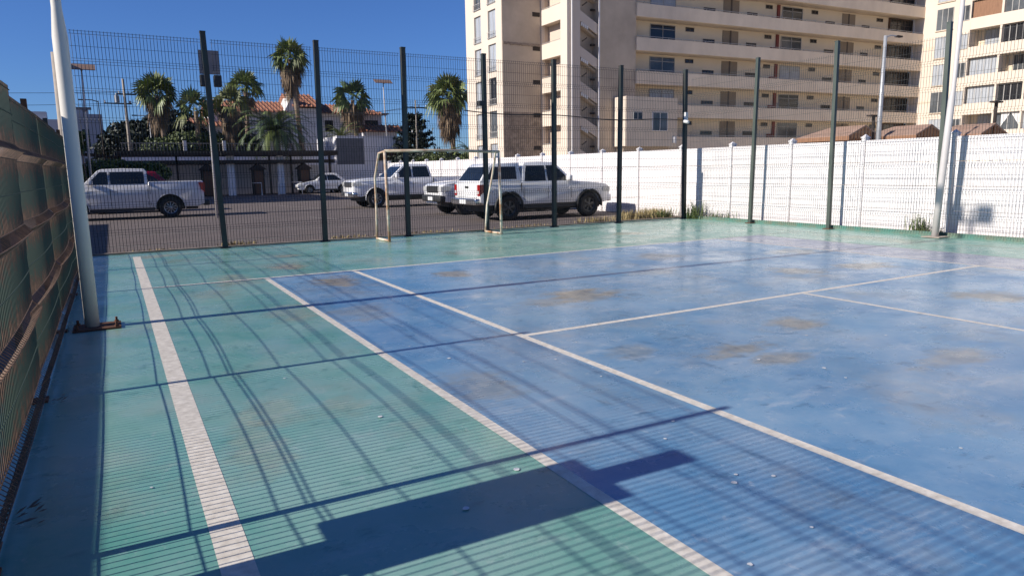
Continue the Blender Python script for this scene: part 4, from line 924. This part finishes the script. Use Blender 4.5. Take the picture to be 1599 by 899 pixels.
def leaf_tree(name, label, cat, x, y, blobs, n, m, s=(.12, .28), trunk=(.18, 3.0), seed=1, group=None):
    rnd = random.Random(seed); r = empty(name, (x, y, 0), label, cat, group); LOC[r.name] = Vector((0, 0, 0))
    mb = MB(); bs = []
    for b in blobs:
        bs.append(b)
        for _ in range(5):
            v = Vector((rnd.gauss(0, 1), rnd.gauss(0, 1), rnd.gauss(0, .8))).normalized(); k = rnd.uniform(.25, .45)
            bs.append((b[0]+v.x*b[3]*.85, b[1]+v.y*b[4]*.85, b[2]+v.z*b[5]*.85, b[3]*k, b[4]*k, b[5]*k))
    leafcloud(mb, bs, n, s[0], s[1], rnd); build("crown", mb, m, r)
    if trunk:
        mb = MB(); mb.tube([(0, 0, 0), (0.05, 0, trunk[1]*.5), (0, 0, trunk[1])], [trunk[0], trunk[0]*.8, trunk[0]*.6], 8)
        for b in blobs[:4]: mb.tube([(0, 0, trunk[1]*.7), (b[0]*.5, b[1]*.5, lerp(trunk[1], b[2], .5)), (b[0], b[1], b[2])], [trunk[0]*.5, trunk[0]*.35, .03], 6)
        build("trunk", mb, M_trunk, r)
    return r
def trunk_mesh(p, r0_, r1_, rnd, n=14):
    mb = MB(); pts = []; rad = []
    for i in range(n*3+1):
        t = i/(n*3); q = p[0].lerp(p[1], t); q = q+Vector((math.sin(t*3)*.05, 0, 0)); pts.append(q); rad.append(lerp(r0_, r1_, t)*(1+0.10*(i % 2)+rnd.uniform(-.04, .04)))
    mb.tube(pts, rad, 10); return mb
def fan(mb, base, dirv, R, rnd, blades=13, spread=1.5, droop=0.25, pet=0.5, wd=0.042):
    """fan frond: petiole then blades radiating in the frond plane"""
    dv = dirv.normalized(); up = Vector((0, 0, 1)); side = dv.cross(up)
    if side.length < .1: side = Vector((1, 0, 0))
    side.normalize(); roll = rnd.uniform(-1.3, 1.3); nrm = side.cross(dv).normalized(); side = (side*math.cos(roll)+nrm*math.sin(roll)).normalized(); nrm = side.cross(dv).normalized()
    hub = base+dv*R*pet; mb.quad(base-side*.025, base+side*.025, hub+side*.015, hub-side*.015)
    for k in range(blades):
        a = lerp(-spread, spread, k/(blades-1))+rnd.uniform(-.05, .05); L_ = R*(1-pet)*(1-0.28*abs(a)/spread)*rnd.uniform(.85, 1.1)
        d1 = dv*math.cos(a)+side*math.sin(a); w_ = d1.cross(nrm).normalized()*wd*R
        mid = hub+d1*L_*.6-up*droop*L_*.10; tip = hub+d1*L_-up*droop*L_*rnd.uniform(.5, 1.4)
        mb.quad(hub, mid+w_, tip, mid-w_)
def fan_palm(label, base, crown, R, skirt, seed, mg=None, nf=46, zmin=-0.5, dark=False, tr=(.24, .17), drymat=None):
    rnd = random.Random(seed); r = empty("palm_tree", (base[0], base[1], 0), label, "palm tree", "palms behind the carport"); LOC[r.name] = Vector((0, 0, 0))
    mg = mg or M_frond; top = Vector((crown[0]-base[0], crown[1]-base[1], crown[2]))
    build("trunk", trunk_mesh((Vector((0, 0, 0)), top-Vector((0, 0, .1))), tr[0], tr[1], rnd), M_trunk, r)
    mb = MB(); mb2 = MB()
    for i in range(nf):
        az = i*2.399+rnd.uniform(-.3, .3); t = i/nf; el = lerp(1.45, zmin, t**0.9)+rnd.uniform(-.12, .12)
        dv = Vector((math.cos(az)*math.cos(el), math.sin(az)*math.cos(el), math.sin(el)))
        fan(mb if rnd.random() < .8 else mb2, top+Vector((0, 0, .05)), dv, R*rnd.uniform(.85, 1.12), rnd, droop=lerp(.0, .75, t), pet=.42)
    build("crown", mb, mg, r); 
    if mb2.v: build("pale_fronds", mb2, M_frondlt if not dark else M_frond, r)
    if skirt > 0:
        mb = MB(); n = int(60*skirt)
        for i in range(n):
            az = rnd.uniform(0, 2*PI); t = rnd.random(); el = lerp(-.55, -1.25, t**.6)
            b = top-Vector((0, 0, t*skirt*.75)); dv = Vector((math.cos(az)*math.cos(el), math.sin(az)*math.cos(el), math.sin(el)))
            fan(mb, b, dv, R*rnd.uniform(.6, .85), rnd, blades=9, spread=.9, droop=.9, pet=.45, wd=.04)
        build("dead_fronds", mb, drymat or M_dry, r)
    return r
def feather_palm(label, base, z, R, seed, nf=54, m=None, drop=1.0):
    rnd = random.Random(seed); r = empty("palm_tree", (base[0], base[1], 0), label, "palm tree", "palms behind the carport"); LOC[r.name] = Vector((0, 0, 0))
    build("trunk", trunk_mesh((Vector((0, 0, 0)), Vector((0, 0, z))), .36, .34, rnd), M_trunk, r)
    mb = MB(); mb2 = MB(); up = Vector((0, 0, 1))
    for i in range(nf):
        az = i*2.399+rnd.uniform(-.2, .2); t = i/nf; el = lerp(1.3, -.25, t**.85)
        h = Vector((math.cos(az), math.sin(az), 0)); side = h.cross(up); p = Vector((0, 0, z)); L_ = R*rnd.uniform(.9, 1.15); n = 13; e = el; tgt = mb if rnd.random() < .75 else mb2
        for q in range(n):
            e -= (0.085+0.07*drop)*(q/n+.35); dv = h*math.cos(e)+up*math.sin(e); p2 = p+dv*L_/n
            tgt.quad(p-side*.02, p+side*.02, p2+side*.015, p2-side*.015)
            if q > 0:
                for s in (-1, 1):
                    for o_ in (0.0, .5):
                        c = p.lerp(p2, o_); ll = R*.20*(1-abs(q/n-.4)*.9)*rnd.uniform(.8, 1.15); tip = c+(side*s*.8+dv*.65-up*.22).normalized()*ll; ww_ = dv*.035*R
                        tgt.tri(c-ww_*.5, c+ww_*.5, tip)
            p = p2
    build("crown", mb, m or M_fronddk, r); build("pale_fronds", mb2, M_frond, r); return r
def sc(p, k): q = CAM+(Vector(p)-CAM)*k; return q
def P2(c, b, k): c = sc(c, k); b = sc(b, k); return (b.x-0.0, b.y, 0), (c.x, c.y, c.z)
for (lab, c, b, k, R, sk, sd, kw) in [
    ("fan palm with a brown dead skirt, leftmost palm beside the utility pole", (1.58, 46.51, 7.35), (1.89, 45.6, 3.5), 1.16, 1.95, 1.8, 21, {}),
    ("young fan palm with open upright fronds and bare trunk, second palm from the left", (3.9, 45.0, 6.2), (3.8, 44.5, 3.3), 1.16, 2.0, 0, 22, dict(nf=18, zmin=-.6)),
    ("shaggy palm with long dry brown fronds just right of the first mesh-fence post", (6.45, 45.8, 6.7), (6.6, 45.3, 3.6), 1.14, 1.85, 3.0, 23, dict(nf=16, zmin=-.5, mg=M_frondlt)),
    ("green fan palm rising behind the shaggy dry palm and the tiled roof", (8.6, 52.0, 8.5), (8.24, 51.4, 3.8), 1.1, 2.0, 0.3, 24, dict(nf=26, zmin=-.3)),
    ("tallest fan palm with big brown skirt and slender leaning trunk", (10.15, 42.0, 9.75), (10.5, 40.8, 3.3), 1.22, 1.95, 2.4, 25, dict(nf=46)),
    ("dark fan palm with loose hanging fronds left of the right solar lamp", (15.7, 45.5, 7.4), (15.85, 44.8, 4.3), 1.32, 2.5, 1.3, 26, dict(nf=26, mg=M_fronddk, zmin=-.6, dark=True)),
    ("fan palm with heavy skirt beside the corner of the apartment block", (19.82, 35.9, 6.75), (19.95, 35.3, 2.8), 1.2, 2.2, 2.4, 28, dict(nf=46)),
]:
    base, crown = P2(c, b, k); fan_palm(lab, base, crown, R, sk, sd, **kw)
q = sc((8.75, 42, 4.6), 1.2); feather_palm("broad low feather palm with arching fronds behind the middle of the carport", (q.x, q.y, 0), q.z, 3.7, 31, 60)
q = sc((13.5, 41.6, 4.2), 1.36); feather_palm("small bright feather palm at the foot of the dark palm", (q.x, q.y, 0), q.z, 2.5, 32, 28, M_frondlt, .6)
q = sc((25.5, 43.9, 3.3), 1.0); feather_palm("small bushy palm tucked against the left corner of the apartment block", (q.x, q.y, 0), q.z-.3, 2.1, 33, 30, M_frond, .8)
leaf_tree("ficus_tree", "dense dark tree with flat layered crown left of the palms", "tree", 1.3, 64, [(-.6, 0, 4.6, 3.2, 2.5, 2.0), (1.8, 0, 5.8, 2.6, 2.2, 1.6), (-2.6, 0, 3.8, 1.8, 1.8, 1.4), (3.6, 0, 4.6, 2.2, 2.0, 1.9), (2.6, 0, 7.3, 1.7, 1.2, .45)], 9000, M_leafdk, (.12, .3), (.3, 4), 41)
leaf_tree("hedge_tree", "clipped bright green bushy tree behind the carport at the left palms", "tree", 4.2, 54.5, [(0, 0, 4.0, 2.2, 1.4, 1.25), (-2.2, 0, 3.7, 1.6, 1.2, 1.0), (2.3, 0, 4.1, 1.9, 1.2, 1.1), (4.4, 0, 3.9, 1.5, 1.1, 1.0)], 9000, M_leaf, (.09, .2), (.18, 3), 42)
leaf_tree("bush", "bright green bush left of the silver white pickup cab", "bush", -1.6, 41.5, [(0, 0, 1.7, 2.2, 1.0, .95), (-2.2, 0, 1.5, 1.4, 1.0, .9), (2.0, 0, 1.8, 1.3, 1.0, .7)], 7000, M_leafbr, (.07, .16), None, 43)
leaf_tree("small_tree", "little yellow green shrub on the foot of the left solar lamp", "bush", -3.3, 40.5, [(0, 0, 3.75, .5, .5, .65)], 900, M_leafbr, (.06, .14), (.05, 3.4), 44)
leaf_tree("hedge", "green hedge behind the white wall left of the apartment block", "hedge", 25.5, 41.5, [(0, 0, 1.9, 2.6, 1.2, 1.7), (-4.0, 1.5, 1.7, 2.2, 1.2, 1.3), (3.0, -.5, 1.8, 1.8, 1.2, 1.6)], 8000, M_leaf, (.08, .18), None, 45)
leaf_tree("dark_bush", "dark rounded bush behind the white wall below the conifer", "bush", 21.0, 44.5, [(0, 0, 1.8, 2.8, 1.4, 1.3), (2.6, 0, 2.1, 2.0, 1.2, 1.1)], 6000, M_leafdk, (.1, .22), None, 46)
# conifer with tiered branches
r = empty("conifer", (22.6, 49.5, 0), "dark conifer with tiered horizontal branches left of the skirted palm", "tree"); LOC[r.name] = Vector((0, 0, 0)); rnd = random.Random(5)
mb = MB(); mb.tube([(0, 0, 0), (0, 0, 6.6)], [.2, .05], 8); build("trunk", mb, M_trunk, r)
mb = MB()
for q in range(9):
    z = 2.2+q*.52; Rr = lerp(3.0, .7, q/8)
    for k in range(9):
        a = k*2*PI/9+q*.35+rnd.uniform(-.2, .2); e = Rr*rnd.uniform(.7, 1.1); n = 9
        for j in range(2, n+1):
            t = j/n; c = Vector((math.cos(a)*e*t, math.sin(a)*e*t, z+.35*t*t-.1))
            for _ in range(9):
                v = Vector((rnd.gauss(0, 1), rnd.gauss(0, 1), rnd.gauss(0, .7))).normalized(); s = .2; w_ = v.cross(Vector((rnd.gauss(0, 1), rnd.gauss(0, 1), 1))).normalized()*s*.4
                cc = c+v*rnd.uniform(0, .3); mb.quad(cc-v*s, cc-w_, cc+v*s, cc+w_)
build("crown", mb, M_leafdk, r)
# weeds and dry grass at the fence corner
def weeds(name, label, spots, m, h, n, seed, cat="weeds"):
    rnd = random.Random(seed); mb = MB()
    for (x, y, rx, ry, hh) in spots:
        for _ in range(int(n*hh)):
            px, py = rnd.gauss(x, rx*.5), rnd.gauss(y, ry*.5); a = rnd.uniform(0, 2*PI); L_ = h*hh*rnd.uniform(.35, 1.1); ln = rnd.uniform(.1, .6)
            p = Vector((px, py, 0)); tip = p+Vector((math.cos(a)*L_*ln, math.sin(a)*L_*ln, L_)); md = p.lerp(tip, .5)+Vector((0, 0, L_*.1)); sd = Vector((-math.sin(a), math.cos(a), 0))*.008
            mb.quad(p-sd, p+sd, md+sd, md-sd); mb.tri(md-sd, md+sd, tip)
            if m is M_weed:
                for _ in range(5):
                    c = p.lerp(tip, rnd.uniform(.3, 1)); v = Vector((rnd.gauss(0, 1), rnd.gauss(0, 1), rnd.gauss(0, .6))).normalized()*.035; w_ = v.cross(Vector((0, 0, 1)))*.5; mb.quad(c, c+v*.5+w_, c+v, c+v*.5-w_)
    return tag(build(name, mb, m), label, cat) if cat else tag(build(name, mb, m), kind='stuff')
weeds("weeds", "green weeds growing round the corner post of the back fence", [(13.6, 4.75, .22, .3, 1.0), (13.75, 3.9, .07, .5, .5), (13.2, 5.6, .5, .15, .6)], M_weed, .55, 120, 1)
weeds("weeds", "green weeds at the foot of the white wall left of the round grey pole", [(13.78, -2.05, .09, .30, .9), (13.72, -2.5, .06, .2, .4)], M_weed, .5, 60, 2)
weeds("dry_grass", None, [(12.8, 5.9, .7, .3, 1.0), (12.0, 5.8, .5, .25, .9), (10.6, 5.75, .8, .1, .5), (13.4, 6.4, .4, .5, .8), (3.0, 5.45, .5, .06, .3), (5.0, 5.4, .8, .05, .3), (0.4, 5.42, .4, .04, .35), (8, 5.4, .9, .05, .3), (-1.3, 5.4, .4, .04, .2)], M_drygrass, .35, 330, 3, None)

# ================================================================ FAR SKYLINE
def far_block(label, x, y, wx, wy, h, m, seed):
    r = empty("far_building", (x, y, 0), label, "building"); LOC[r.name] = Vector((0, 0, 0)); rnd = random.Random(seed)
    mb = MB(); mb.box(-wx/2, 0, 0, wx/2, wy, h); build("wall", mb, m, r)
    mb = MB()
    for k in range(int(h/2.8)):
        for j in range(int(wx/2.2)):
            x0 = -wx/2+.6+j*2.2; mb.box(x0, -.02, k*2.8+1, x0+1.2, .02, k*2.8+2.3)
    w_ = build("window", mb, M_glassdk, r)
    mb = MB(); mb.box(-1, 1, h, 1, 3, h+1.2); build("roof_box", mb, m, r)
far_block("far white building seen above the rusty fence left of the off-white pole", -10.5, 118, 7, 10, 10.3, M_farw, 1)
far_block("far grey tower block right of the off-white pole", -5.4, 150, 6.4, 10, 13.6, M_far, 2)
far_block("far low grey building between the solar lamp and the dark tree", -1.5, 175, 9, 10, 7, M_farw, 3)
